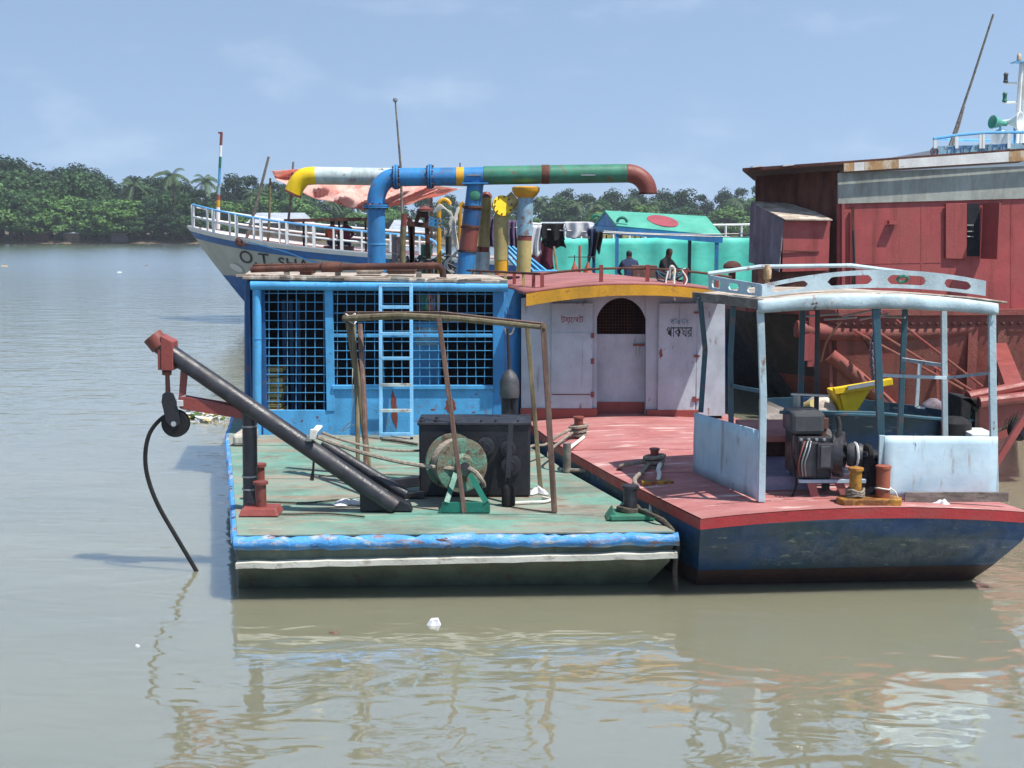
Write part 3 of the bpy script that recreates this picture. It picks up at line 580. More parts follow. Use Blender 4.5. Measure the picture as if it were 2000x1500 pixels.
# ---- brown pipe lying on the wheelhouse roof
m = MB(); zp = Zv(524, YW + .25)
def rp_(u, v): return P(u, v, y=YW + .25)
m.tube([rp_(490, 526), rp_(625, 522), rp_(850, 519)] + arc(rp_(850, 531), V((0, 0, .082)), V((.10, 0, 0)), 6)[1:] + [rp_(866, 545)], .045, 12)
m.cyl(rp_(628, 522), rp_(668, 521), .068)
m.cyl(rp_(494, 518), rp_(640, 516), .018)
br_pipe = thing('brown_pipe', 'rusty brown pipe lying along the wheelhouse roof edge', 'pipe', rp_(680, 540)); m.build('pipe', 'rust_sheet', br_pipe)
m = MB()
for u in (660, 818, 560): q = rp_(u, 535); m.box(q.x - .035, q.x + .035, q.y - .03, q.y + .03, zr + .03, q.z + .03)
m.build('pipe_chock', 'grey_wood', br_pipe)
for u0, u1, v0, lb, mt in ((700, 745, 526, 'pale box behind the brown roof pipe', 'roof_grime'), (760, 812, 524, 'old wooden crate on the wheelhouse roof behind the brown pipe', 'old_wood'), (590, 612, 526, 'small dark block under the brown roof pipe', 'rust_sheet')):
    a, b_ = P(u0, 541, y=YW + .8), P(u1, v0, y=YW + .8); m = MB(); m.box(a.x, b_.x, YW + .6, YW + 1.0, zr + .068, b_.z); m.box(a.x - .01, b_.x + .01, YW + .59, YW + 1.01, b_.z - .03, b_.z + .005); tag(m.build('roof_box', mt, bevel=.006), lb, 'box')

# ---- ladder
lad = thing('ladder', 'light blue steel ladder leaning on the mesh wheelhouse front', 'ladder', P(775, 855, z=D1))
def LD(u, v): t = (v - 553) / 302; return P(u, v, y=YW - .14 - .22 * t)
for u in (743, 803): m = MB(); m.beam(LD(u, 553), LD(u + 1, 853), .045, .03, (0, 1, 0)); m.build('rail', 'blue_pale', lad, bevel=.004)
for v in (557, 600, 652, 700, 752, 802, 848):
    m = MB(); m.beam(LD(743, v), LD(804, v), .035, .042); m.build('rung', 'blue_pale' if v not in (802, 752) else 'white_pipe', lad, bevel=.004)
for u in (745, 804): m = MB(); q = LD(u, 856); m.box(q.x - .02, q.x + .02, q.y - .02, q.y + .02, D1 + .012, q.z + .01); m.build('foot', 'black_rubber', lad)

# ---- pump hanging at the corner
pu = thing('hanging_pump', 'dark grey hooded pump on a rod beside the blue wheelhouse corner', 'pump', P(995, 828, y=YW - 1.2))
yp = YW - 1.0
def PP(u, v): return P(u, v, y=yp)
m = MB(); m.tube([PP(992, 642), PP(995, 728)], .022, 8); m.build('rod', 'black_steel', pu)
m = MB(); c = PP(995, 776); m.lathe(c, (0, 0, 1), [(0, .115), (.06, .125), (.2, .12), (.28, .09), (.33, .05), (.35, .02)], 16); m.build('hood', 'grey_plastic', pu)
m = MB(); m.cyl(PP(990, 774), PP(990, 822), .07); m.cyl(PP(1004, 774), PP(1004, 824), .05); m.build('motor', 'black_paint', pu)
m = MB(); m.beam(PP(1001, 800), PP(1003, 826), .03, .02); m.build('pipe_stub', 'yellow', pu)
m = MB(); m.tube([V((PP(995, 800).x, yp, PP(995, 800).z)), V((PP(995, 800).x, yp, D1 + .012))], .06, 10); m.build('stand', 'black_paint', pu)
m = MB(); m.tube(bez([PP(985, 640), PP(990, 652), PP(999, 652), PP(1004, 640)], 4), .012, 6); m.build('hook', 'alu', pu)

# ---- winch
YB = P(926, 972, z=D1).y
def WB(u, v, dy=0): return P(u, v, y=YB + dy)
win = thing('anchor_winch', 'black winch gearbox with worn green rope drum on the deck', 'winch', WB(926, 972))
a, b_ = WB(819, 970), WB(1036, 827)
m = MB(); m.box(a.x, b_.x, YB, YB + .55, D1 + .012, b_.z); m.build('gearbox', 'black_paint', win, bevel=.02)
m = MB(); m.box(a.x - .015, b_.x + .01, YB - .02, YB + .57, b_.z - .02, b_.z + .012); m.build('gearbox_lid', 'black_steel', win, bevel=.008)
for u in (824, 853, 940, 968, 1012): m = MB(); q = WB(u, 826); m.lathe((q.x, YB + .04, b_.z + .012), (0, 0, 1), [(0, .03), (.02, .03), (.025, .018), (.05, .018)] if u < 900 else [(0, .014), (.018, .014)], 8); m.build('bolt', 'black_steel', win)
for u, v, r in ((948, 872, .095), (992, 876, .085), (998, 908, .105)):
    m = MB(); q = WB(u, v); m.lathe((q.x, YB, q.z), (0, -1, 0), [(0, r), (.03, r), (.035, r * .85), (.035, r * .5), (.055, r * .45)], 20); m.build('bearing_cover', 'black_steel', win)
m = MB(); m.beam(WB(998, 828, -.12), WB(989, 992, -.28), .05, .03, (0, 1, 0)); m.build('brake_lever', 'black_paint', win)
dax = V((.42, -.90, .0)).normalized(); dc = WB(893, 905, -.34)
m = MB(); m.lathe(dc, dax, [(-.16, .28), (-.13, .28), (-.13, .19), (.10, .19), (.10, .268), (.13, .268), (.135, .245), (.10 + .02, .12), (.15, .09), (.19, .09)], 32); m.build('drum', 'drum_green', win)
m = MB()
for k in range(5): 
    c = dc + dax * (-.10 + .04 * k); u_ = V((0, 0, 1)); w_ = dax.cross(u_); m.tube([c + (u_ * math.cos(t * .3142) + w_ * math.sin(t * .3142)) * .215 for t in range(20)], .022, 6, closed=True)
m.build('rope_turns', 'rope', win)
m = MB(); m.cyl(dc - dax * .3, dc + dax * .21, .045); m.build('axle', 'black_steel', win)
ft = P(908, 1002, z=D1 + .012)
l0, l1 = P(872, 982, y=ft.y), P(950, 982, y=ft.y)
m = MB(); top = dc + dax * .2 + V((-.03, 0, -.06)); m.beam(top + V((-.06, 0, 0)), l0, .05, .025, (0, 1, 0)); m.build('leg', 'green_steel', win)
m = MB(); m.beam(top + V((.08, 0, -.02)), l1, .05, .025, (0, 1, 0)); m.build('leg', 'green_steel', win)
q0, q1 = P(862, 1001, y=ft.y), P(957, 981, y=ft.y); m = MB(); m.prism([V((q0.x, ft.y, D1 + .014)), V((q1.x, ft.y, D1 + .014)), V((q1.x, ft.y, q1.z)), V((q0.x + .01, ft.y, q1.z))], (0, .02, 0)); m.box(q0.x, q1.x, ft.y + .02, ft.y + .16, D1 + .014, D1 + .03); m.prism([V((q0.x - .04, ft.y - .02, D1 + .013)), V((q0.x, ft.y - .02, D1 + .013)), V((q0.x + .03, ft.y - .02, q1.z))], (0, .02, 0)); m.build('bed_frame', 'green_steel', win, bevel=.003)
m = MB(); q = WB(830, 968, -.1); m.box(q.x - .42, q.x, q.y, q.y + .12, D1 + .012, D1 + .07); m.obox(V((q.x - .22, q.y + .08, D1 + .16)), (.16, 0, .02), (0, .05, 0), (-.005, 0, .05)); m.build('clutch_arm', 'black_steel', win, bevel=.008)
bot = P(993, 987, z=D1 + .012); m = MB(); m.lathe((bot.x, bot.y, D1 + .012), (0, 0, 1), [(0, .06), (.01, .068), (.17, .066), (.215, .045), (.235, .022), (.27, .022), (.275, .018)], 16)
tag(m.build('oil_bottle', 'black_rubber'), 'black plastic bottle standing in front of the winch gearbox', 'bottle')

# ---- crane davit over the left side
YC = P(480, 1003, z=D1).y + .05
def C(u, v, dy=0): return P(u, v, y=YC + dy)
dav = thing('boom_crane', 'black pipe boom crane with red head reaching over the water', 'crane', C(482, 1003))
m = MB(); m.cyl(V((C(481, 900).x, YC + .14, D1 + .012)), V((C(484, 900).x, YC + .14, C(484, 800).z)), .072); m.build('post', 'black_steel', dav)
for v in (836, 935, 960): m = MB(); q = C(482, v); m.cyl((q.x, YC + .14, q.z - .008), (q.x, YC + .14, q.z + .008), .076); m.build('post_band', 'alu', dav)
bt, bf = C(308, 672, -.02), C(772, 990, -.02)
m = MB(); m.tube([bt, bf], [.082, .088], 18); m.build('boom', 'black_steel', dav)
m = MB(); m.tube([C(628, 866, .2), C(792, 966, .2)], .056, 14); m.build('boom_brace', 'black_steel', dav)
m = MB(); q = C(770, 1004); m.prism([C(702, 952, -.03), C(742, 958, -.03), C(800, 985, -.03), V((C(806, 1004).x, YC - .03, D1 + .013)), V((C(704, 1004).x, YC - .03, D1 + .013))], (0, .12, 0)); m.build('boom_foot', 'black_paint', dav, bevel=.01)
m = MB(); m.cyl(C(306, 662, -.02) + (bt - bf).normalized() * .05, C(314, 676, -.02), .098); m.build('boom_cap', 'rust_red', dav)
m = MB(); m.prism([C(313, 655, -.11), C(337, 668, -.11), C(338, 724, -.11), C(314, 724, -.11)], (0, .2, 0)); m.prism([C(307, 680, -.10), C(314, 676, -.10), C(314, 723, -.10), C(308, 723, -.10)], (0, .18, 0)); head = m.build('boom_head', 'primer_red', dav, bevel=.008)
m = MB(); m.cyl(C(318, 727), C(334, 727), .03, seg=8); m.tube([C(325, 724), C(327, 734), C(328, 766)], [.028, .022, .025], 8); m.build('swivel_link', 'rust_red', head)
m = MB(); m.prism([C(353, 714, -.04), C(366, 716, -.04), C(361, 772, -.04), C(349, 776, -.04)], (0, .05, 0)); m.build('strut', 'primer_red', dav, bevel=.004)
m = MB(); m.prism([C(348, 776, -.05), C(362, 775, -.05), C(471, 797, -.05), C(472, 818, -.05), C(358, 800, -.05), C(350, 797, -.05)], (0, .03, 0)); m.prism([C(362, 772, .05), C(466, 790, .05), C(471, 797, .05), C(362, 776, .05)], (0, .03, 0)); m.build('bracket_arm', 'primer_red', dav, bevel=.004)
m = MB(); m.box(C(350, 790).x, C(361, 790).x, YC - .085, YC - .055, C(350, 791).z, C(350, 780).z); m.build('bracket_tag', 'cloth_white', dav)
blk = thing('pulley_block', 'black pulley block hanging from the red crane head', 'pulley', C(340, 850))
m = MB()
for dy in (-.07, .06): m.prism([C(326, 764, dy), C(338, 768, dy), C(345, 785, dy), C(352, 828, dy), C(338, 838, dy), C(324, 824, dy), C(315, 785, dy), C(317, 770, dy)], (0, .012, 0))
m.build('cheek', 'black_paint', blk, bevel=.004)
m = MB(); m.lathe(C(341, 828, -.045), (0, 1, 0), [(0, .128), (.015, .132), (.035, .115), (.055, .115), (.075, .132), (.09, .128)], 28); m.build('sheave', 'black_rubber', blk)
m = MB(); m.cyl(C(339, 828, -.09), C(339, 828, .08), .025); m.build('pin', 'alu', blk)
m = MB(); m.tube(bez([C(352, 842), C(330, 815, -.01), C(315, 818), C(293, 845), C(284, 885), C(288, 930), C(308, 985), C(345, 1050), C(384, 1116), C(400, 1150)], 6), .021, 8)
tag(m.build('hoist_cable', 'black_rubber'), 'black cable curving from the pulley block down into the river', 'cable')
# rope from drum to the boom
kn = C(613, 851, -.02)
m = MB(); m.tube(sag(kn, dc + dax * .17 + V((.0, 0, -.03)), .07, 12), .021, 7); m.tube(bez([dc + dax * .17, dc + dax * .19 + V((.10, 0, -.05)), dc + dax * .2 + V((.17, -.02, -.14)), dc + dax * .16 + V((.2, 0, -.2))], 5), .022, 7)
tag(m.build('hauling_rope', 'rope'), 'thick grey rope running from boom knot to green winch drum', 'rope')
m = MB(); m.tube(sag(kn + V((.05, .2, 0)), WB(822, 880, .1), .06, 10), .013, 6); tag(m.build('slack_line', 'rope'), 'thinner line from the boom knot to the winch box edge', 'rope')
m = MB()
for k in range(4): m.tube([kn + V((-.02 + .012 * k, 0, .0)) + V((.055 * math.sin(t * .785), -.10 * math.cos(t * .785), .07 * math.sin(t * .785) + .02)) for t in range(8)], .016, 6, closed=True)
m.obox(kn + V((.01, -.1, .03)), (.035, 0, 0), (0, .02, 0), (.01, 0, .05))
tag(m.build('rope_knot', 'rope_white', bevel=.01), 'whitish rope knot tied round the black boom', 'knot')
m = MB(); m.tube([C(613, 890, .25), C(612, 915, .25), C(609, 938, .25)], [.013, .012, .022], 6); tag(m.build('hanging_strap', 'rope_dark'), 'short dark strap hanging below the crane boom', 'strap')

# ---- bamboo and timber frame standing on the deck
fr = thing('timber_frame', 'rickety bamboo and timber frame standing over the winch', 'frame', P(900, 1000, z=D1))
def FT(u, v): return P(u, v, z=D1 + .012)
def TP(u, v, y): return P(u, v, y=y)
yl, yc_, yr = FT(723, 936).y, FT(907, 1001).y, FT(1083, 1001).y
tl, tr = TP(672, 622, yl), TP(1066, 640, yr + .1)
m = MB(); m.tube([tl, tl.lerp(tr, .3) + V((0, 0, .055)), tl.lerp(tr, .6) + V((0, 0, .05)), tr], [.036, .035, .032, .022], 8); m.build('cross_pole', 'bamboo', fr)
m = MB(); a2, b2 = TP(676, 612, yl + .25), TP(1060, 634, yr + .9); m.beam(a2, a2.lerp(b2, .5) + V((0, 0, .06)), .09, .035); m.beam(a2.lerp(b2, .5) + V((0, 0, .06)), b2, .08, .035); m.build('cross_board', 'old_wood', fr)
for (t0, f0, yy, w, mt) in (((681, 628), (723, 938), yl, .07, 'bamboo'), ((703, 634), (716, 968), yl - .5, .055, 'old_wood'), ((690, 630), (700, 950), yl - .3, .05, 'bamboo')):
    p0, p1 = TP(*t0, yl), FT(*f0); m = MB(); m.tube([p0, p0.lerp(p1, .5) + V((.015, 0, 0)), p1], [w * .55, w * .5, w * .45], 7); m.build('pole', mt, fr)
for (t0, f0, w, mt) in (((857, 622), (907, 1002), .046, 'old_wood'), ((1061, 634), (1083, 1001), .056, 'old_wood'), ((1030, 640), (1056, 956), .048, 'bamboo')):
    f_ = FT(*f0); p0 = TP(*t0, f_.y + .12); m = MB(); m.beam(p0, f_, w, w * .7, (0, 1, 0)); m.build('pole', mt, fr, bevel=.006)
m = MB()
for k in range(3): m.tube([tl + V((.07, 0, -.03 + .025 * k)) + V((.06 * math.cos(t), .06 * math.sin(t), .03 * math.sin(2 * t))) for t in [i * .785 for i in range(8)]], .008, 5, closed=True)
q = TP(688, 830, yl - .1); 
m.tube(bez([q + V((0, -.05, .05)), q + V((-.06, -.06, 0)), q + V((-.1, -.05, -.06)), q + V((-.03, -.05, -.02)), q + V((.03, -.06, .02))], 4), .006, 5); m.tube([q + V((0, -.05, .04)), q + V((.02, -.05, .62))], .005, 5)
m.build('lashing', 'rope_white', fr)

# ---- loose ropes, dark tubes for rope shadows, and rags on the green deck
def deck_rope_or_shadow(pts, r, mt, label, z=D1 + .012, name='deck_rope_or_shadow'):
    m = MB(); m.tube(bez([P(u, v, z=z + r) for u, v in pts], 5), r, 6); return tag(m.build(name, mt), label, 'rope')
deck_rope_or_shadow([(470, 1000), (560, 1004), (640, 1003), (712, 1009)], .009, 'rope_dark', 'thin dark strip for a rope shadow along the deck to the boom foot')  # this and the next two are dark tubes standing in for rope shadows
deck_rope_or_shadow([(520, 980), (600, 982), (660, 976), (705, 978)], .010, 'rope_dark', 'dark strip for a rope shadow across the deck behind the boom foot')
deck_rope_or_shadow([(622, 930), (680, 928), (760, 927), (815, 929)], .006, 'rope_dark', 'hair thin strip for a rope shadow across the deck towards the winch')
deck_rope_or_shadow([(1000, 983), (1030, 981), (1060, 980), (1076, 976), (1060, 971)], .014, 'rope_white', 'cream rope end lying beside the right timber pole')
deck_rope_or_shadow([(745, 858), (780, 862), (815, 868)], .018, 'rope_dark', 'dark hose end at the foot of the ladder')
deck_rope_or_shadow([(1000, 990), (1040, 996), (1080, 1000)], .007, 'rope_dark', 'thin line from the bottle to the timber pole foot')
def rag(u, v, w, d, label, mt='cloth_white', z=D1 + .012, h=.05, seed=1):
    p = P(u, v, z=z); m = MB(); rr = random.Random(seed)
    def fn(s, t):
        a = s * 6.283; r = t; k = 1 + .35 * math.sin(a * 3 + seed) + .2 * math.sin(a * 5 + 2 * seed)
        return V((p.x + math.cos(a) * w * r * k, p.y + math.sin(a) * d * r * k, z + .003 + h * (1 - r * r) * (.45 + .55 * noise.noise(V((math.cos(a) * 2.5 * r, math.sin(a) * 2.5 * r, seed))) + .3)))
    m.grid(fn, 28, 9); return tag(m.build('rag', mt), label, 'rag')
rag(680, 984, .16, .10, 'crumpled white rag beside the boom foot', seed=2)
rag(1050, 962, .10, .12, 'bunched white cloth at the foot of the back pole', h=.07, seed=3)
# ================================================================== red decked boat (boat two)
boat2 = thing('red_deck_boat', 'boat with pink red deck, navy hull and low white cabin', 'boat', (2, 15, 0))
L2 = pxy(D2, (1370, 1013), (1200, 930), (1087, 867), (1018, 815)) + [(-.25, 19.4), (-.75, 21.7)]
R2 = pxy(D2, (2014, 1001)) + [(4.28, 13.0), (3.72, 15.0), (3.05, 17.3), (2.60, 19.4), (1.95, 21.7)]
def camber(x, y):
    """deck crown, higher along the middle line"""
    for i in range(len(L2) - 1):
        if L2[i][1] <= y <= L2[i + 1][1] or i == len(L2) - 2:
            t = min(1, max(0, (y - L2[i][1]) / (L2[i + 1][1] - L2[i][1]))); xl = L2[i][0] + t * (L2[i + 1][0] - L2[i][0]); xr = R2[i][0] + t * (R2[i + 1][0] - R2[i][0]); break
    s = (x - xl) / (xr - xl); return .075 * 4 * max(0, s) * max(0, 1 - s)
def Zd(x, y): return D2 + camber(x, y)
def DK(u, v):
    z = D2
    for _ in range(6): p = P(u, v, z=z); z = Zd(p.x, p.y)
    return V((p.x, p.y, z))
def ring2(z, bow, inn, cr, bl=0, br=0):
    pts = []; N = 14
    for i in range(N + 1):      # bow edge left to right
        t = i / N; a, b = V((L2[0][0] + inn + bl, L2[0][1] + bow, z)), V((R2[0][0] - inn - br, R2[0][1] + bow * .85, z)); p = a.lerp(b, t)
        if cr: p.z += .075 * 4 * t * (1 - t) * cr
        pts.append(p)
    for x, y in R2[1:]: pts.append(V((x - inn, y, z)))
    for x, y in L2[1:][::-1]: pts.append(V((x + inn, y, z)))
    return pts
T2 = D2 - .10
m = MB(); m.loft([ring2(.19, .33, .05, 0, -.02, .16), ring2(T2 - .18, .10, .0, .6, 0, .03), ring2(T2, .03, .0, 1)], capa=False); m.build('hull', 'hull_navy', boat2)
m = MB(); m.loft([ring2(-.5, 1.1, .22, 0, -.05, .5), ring2(0, .52, .09, 0, -.05, .26), ring2(.188, .332, .05, 0, -.02, .16)], capb=False); m.build('hull_bottom', 'hull_brown', boat2)
m = MB(); m.loft([ring2(T2 + .001, -.012, -.012, 1), ring2(D2 - .004, -.012, -.012, 1)], capa=False, capb=False); m.build('edge_band', 'edge_red', boat2)
m = MB(); rows = 34
def deckp(s, t):
    k = t * (len(L2) - 1); i = min(int(k), len(L2) - 2); f = k - i
    xl = L2[i][0] + f * (L2[i + 1][0] - L2[i][0]); xr = R2[i][0] + f * (R2[i + 1][0] - R2[i][0]); yl_ = L2[i][1] + f * (L2[i + 1][1] - L2[i][1]); yr_ = R2[i][1] + f * (R2[i + 1][1] - R2[i][1])
    return V((xl + (xr - xl) * s, yl_ + (yr_ - yl_) * s, D2 + .075 * 4 * s * (1 - s)))
m.grid(deckp, 16, rows); m.build('deck', 'deck_pink', boat2)
# scuffed plate patches on the bow plating are in the paint; wear strips of the plate seams:
for v in (880, 925, 985):
    a, b_ = DK(1105 if v < 900 else (1200 if v < 950 else 1400), v), DK(1350, v - 2) if v < 950 else DK(1960, v)
    m = MB(); pts = [a.lerp(b_, i / 8) for i in range(9)]
    for i in range(8):
        p, q = pts[i], pts[i + 1]; m.beam(V((p.x, p.y, Zd(p.x, p.y) + .002)), V((q.x, q.y, Zd(q.x, q.y) + .002)), .012, .006)
    m.build('deck_seam', 'deck_pink', boat2)

# ---- cabin
YK = DK(1200, 812).y
def K(u, v, dy=0): return P(u, v, y=YK + dy)
def kp(u0, u1, v0, v1, name, mt, dy, th, parent=boat2, bevel=.006):
    a, b = K(u0, v1), K(u1, v0); m = MB(); m.box(a.x, b.x, YK + dy, YK + dy + th, a.z, b.z); return m.build(name, mt, parent, bevel=bevel)
zk0 = D2 - .03
def arch_v(u): # underside of the yellow fascia
    t = (u - 1022) / (1372 - 1022); return 588 - 4 * t - 13 * 4 * t * (1 - t) * .8
def kwall(u0, u1, v1, name, mt, dy, th, v0=None):
    n = 6; m = MB(); top = []
    for i in range(n + 1): u = u0 + (u1 - u0) * i / n; top.append(K(u, (arch_v(u) - 6) if v0 is None else v0))
    poly = [V((K(u0, v1).x, YK + dy, K(u0, v1).z)), V((K(u1, v1).x, YK + dy, K(u1, v1).z))] + [V((p.x, YK + dy, p.z)) for p in top[::-1]]
    m.prism(poly, (0, th, 0)); return m.build(name, mt, boat2)
kwall(1018, 1078, 800, 'cabin_wall', 'cabin_white', 0, .05)
kwall(1076, 1166, 800, 'cabin_wall', 'cabin_white', .03, .05)
kwall(1262, 1362, 800, 'cabin_wall', 'cabin_white', .03, .05)
kwall(1360, 1416, 812, 'cabin_wall', 'cabin_white', 0, .05)
kp(1016, 1166, 797, 822, 'sill', 'primer_red', -.03, .10); kp(1262, 1364, 800, 822, 'sill', 'primer_red', -.03, .10); kp(1166, 1262, 789, 822, 'sill', 'primer_red', .20, .08)
# doors proud of the wall
dt = kp(1076, 1158, 592, 799, 'door', 'cabin_white', -.02, .035); dt['label'] = 'white toilet door with red lettering'
kp(1078, 1157, 769, 771, 'door_seam', 'rust_red', -.024, .004, dt, 0); kp(1078, 1157, 649, 651, 'door_seam', 'cabin_white', -.028, .008, dt, 0)
for v in (655, 705, 770): kp(1154, 1160, v - 5, v + 5, 'hinge', 'rust_red', -.035, .03, dt, 0)
kdoor = kp(1284, 1361, 592, 803, 'door', 'cabin_white', -.02, .035); kdoor['label'] = 'white kitchen door with black lettering'
for v in (610, 695, 780): kp(1355, 1366, v - 2, v + 2, 'hinge', 'rust_red', -.035, .03, kdoor, 0)
patch(K(1290, 690), .025, .07, 'rust_red', 'rust_patch', kdoor, 7, -.0215)
kp(1352, 1358, 774, 784, 'latch', 'rust_red', -.04, .02, kdoor, 0)
def kt(txt, u, v, hpx, mt, par, bold=.004, st=1.0, slant=0):
    me = text_mesh(txt, 1.0, 0); ys = [q.co.y for q in me.vertices]; xs = [q.co.x for q in me.vertices]; h = max(ys) - min(ys); s = hpx * YK / F / h
    o = K(u, v); put_text(me, lambda x, y: V((o.x + (x - min(xs)) * s * st, YK - .0235, o.z + (y - min(ys)) * s + slant * x * s)), mt, par)
def kt_b(*a, **k):
    kt(*a, **k)
kt_b('টয়েলট', 1095, 633, 18, 'ink_red', dt, st=.95); kt_b('পাকঘর', 1301, 658, 21, 'ink_black', kdoor, st=.56); kt_b('পাকঘর', 1308, 634, 13, 'ink_teal', kdoor, st=.66)
# recessed door with arched mesh window
rd = kp(1150, 1272, 655, 790, 'door', 'cabin_white', .22, .04); rd['label'] = 'recessed white door under an arched mesh opening'
kp(1240, 1262, 674, 678, 'door_bolt', 'rust_red', .19, .03, rd, 0); kp(1246, 1250, 678, 695, 'padlock', 'alu', .185, .02, rd, .002)
m = MB(); m.box(K(1263, 700).x, K(1274, 700).x, YK + .084, YK + .215, D2, K(1262, 600).z); m.box(K(1152, 700).x, K(1163, 700).x, YK + .084, YK + .215, D2, K(1160, 600).z); m.build('door_recess', 'cabin_white', boat2)
m = MB()
for i in range(17):
    u = 1166 + i * 6; t = (u - 1213) / 52; vt = 640 - 62 * math.sqrt(max(0, 1 - t * t)); m.beam(K(u, 656, .24), K(u, max(vt, 582), .24), .006)
for i in range(12):
    v = 652 - i * 6; t = (640 - v) / 62; hw = 52 * math.sqrt(max(0, 1 - t * t)) if v < 640 else 50; m.beam(K(1213 - hw, v, .232), K(1213 + min(hw, 48), v, .232), .006)
m.build('arch_mesh', 'rust_sheet', boat2)
# arch spandrel plate
m = MB(); poly_l = [K(1160, 655, .045)] + [K(1213 - 50 * math.cos(a), 640 - 58 * math.sin(a), .045) for a in [i * math.pi / 24 for i in range(13)]] + [K(1213, arch_v(1213) - 8, .045), K(1160, arch_v(1160) - 8, .045)]
m.prism(poly_l, (0, .02, 0)); poly_r = [K(1268, 655, .045)] + [K(1213 + 50 * math.cos(a), 640 - 58 * math.sin(a), .045) for a in [i * math.pi / 24 for i in range(13)]] + [K(1213, arch_v(1213) - 8, .045), K(1268, arch_v(1266) - 8, .045)]
m.prism(poly_r, (0, .02, 0)); m.build('arch_plate', 'cabin_white', boat2)
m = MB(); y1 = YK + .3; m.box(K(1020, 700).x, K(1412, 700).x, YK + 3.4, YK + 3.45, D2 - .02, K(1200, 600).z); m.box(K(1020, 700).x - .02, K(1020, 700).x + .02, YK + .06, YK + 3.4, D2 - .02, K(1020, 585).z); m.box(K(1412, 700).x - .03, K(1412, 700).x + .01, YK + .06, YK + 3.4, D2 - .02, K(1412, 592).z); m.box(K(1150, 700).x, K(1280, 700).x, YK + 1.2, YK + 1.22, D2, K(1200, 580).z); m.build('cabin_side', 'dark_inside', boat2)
# yellow fascia + arched roof
def rz(s):  # roof height across s 0..1
    return Zv(574, YK - .45) + (Zv(556, YK - .45) - Zv(574, YK - .45)) * (1 - (2 * s - 1) ** 2)
YF = YK - .50; xf0, xf1 = X(1028, YF), X(1440, YF)
m = MB()
def fas(s, t): return V((xf0 + (xf1 - xf0) * s, YF, rz(s) - .155 * t * (1 - .25 * s)))
m.grid(fas, 18, 1, sm=False); m.build('roof_fascia', 'yellow', boat2, solid=.03)
m = MB()
def roofp(s, t): return V((xf0 - .02 + (xf1 - xf0 + .04) * s - .9 * t, YF + 4.1 * t, rz(s) + .012 + .03 * math.sin(t * 3)))
m.grid(roofp, 18, 8); m.build('cabin_roof', 'roof_red', boat2, solid=.04)
# hand rail on the roof
def rl(s, t, h=0): q = roofp(s, t); return V((q.x, q.y, q.z + .02 + h))
front = [(s / 12, .03) for s in range(1, 13)]
m = MB(); m.tube([rl(.10 + .9 * s / 12, .05, .17) for s in range(13)], .016, 7); m.build('roof_rail', 'rust_sheet', boat2)
for s in (.10, .38, .60, .78, .93): m = MB(); m.beam(rl(s, .05, 0), rl(s, .05, .22 if s in (.38, .6) else .18), .05, .04); m.build('rail_post', 'primer_red', boat2)
m = MB(); m.tube([rl(.10, .05, .17), rl(.0, .40, .17), rl(-.02, .9, .15)], .018, 7); m.build('roof_rail', 'rust_sheet', boat2)
for k in range(8): t = .1 + k * .1; m = MB(); q = rl(.09 - .11 * min(1, t * 1.2), t, 0); m.beam(q, q + V((0, 0, .16)), .045, .035); m.build('rail_post', 'cream' if k % 2 else 'primer_red', boat2)
for k in range(6): m = MB(); q = rl(.84 + k * .028, .30 + .05 * k, 0); m.prism([q, q + V((.10, 0, 0)), q + V((.10, 0, .13)), q + V((.02, 0, .13))], (0, .04, 0)); m.build('rail_gusset', 'cream', boat2)
m = MB(); q = rl(.70, .04, .16); m.tube(bez([q + V((0, 0, -.1)), q + V((.01, -.03, .05)), q + V((.06, -.03, .02)), q + V((.05, -.06, -.14)), q + V((.06, -.10, -.38))], 5), .018, 6); m.tube(bez([q + V((-.02, -.02, .0)), q + V((-.05, -.08, -.2)), q + V((.12, -.1, -.24)), q + V((.22, -.05, -.12)), q + V((.16, 0, 0))], 5), .010, 6); tag(m.build('roof_rope', 'rope_white'), 'white rope looped over the cabin roof rail', 'rope')
rr = rl(.74, .10, .05); m = MB()
for k in range(4): m.tube([rr + V((.16 * math.cos(t) * (1 + .1 * k), .10 * math.sin(t), .05 + .03 * k * math.sin(t * 2 + k))) for t in [i * .52 for i in range(12)]], .014, 5, closed=True)
tag(m.build('net_coil', 'teal_steel'), 'greenish net rope coil on the cabin roof corner', 'rope coil')
for s, t, lb, w in ((.80, .5, 'brown cardboard box on the cabin roof beside the net coil', .17), (.97, .6, 'dark wooden box at the far end of the cabin roof', .14)):
    q = rl(s, t); m = MB(); m.box(q.x - w, q.x + w, q.y - .12, q.y + .12, q.z, q.z + .17); m.box(q.x - w - .01, q.x + w + .01, q.y - .13, q.y + .13, q.z + .145, q.z + .175); tag(m.build('crate', 'old_wood', bevel=.005), lb, 'box')
# orange cones (lamps) on the roof far edge
for u, lb in ((1122, 'orange cone with a thin cross rod beside the leaning pole'), (1148, 'orange cone with a thin cross rod next to the blue post')):
    q = P(u, 531, y=YK + 3.2); q.z = roofp(.3, .9).z; t_ = thing('warning_cone', lb, 'cone', q); m = MB(); m.lathe(q, (0, 0, 1), [(0, .085), (.02, .085), (.03, .07), (.17, .02), (.2, .012)], 12); m.build('cone', 'orange', t_)
    m = MB(); m.tube([q + V((0, 0, .19)), q + V((0, 0, .30))], .008, 5); m.tube([q + V((-.10, 0, .27)), q + V((.10, 0, .27))], .008, 5); m.build('cross_rod', 'ink_dark', t_)
m = MB(); q = P(1132, 528, y=YK + 3.3); q.z = roofp(.3, .9).z; m.cyl(q, q + V((0, 0, .45)), .02, seg=8); tag(m.build('roof_stake', 'orange'), 'short orange stake between the two cones', 'stake')

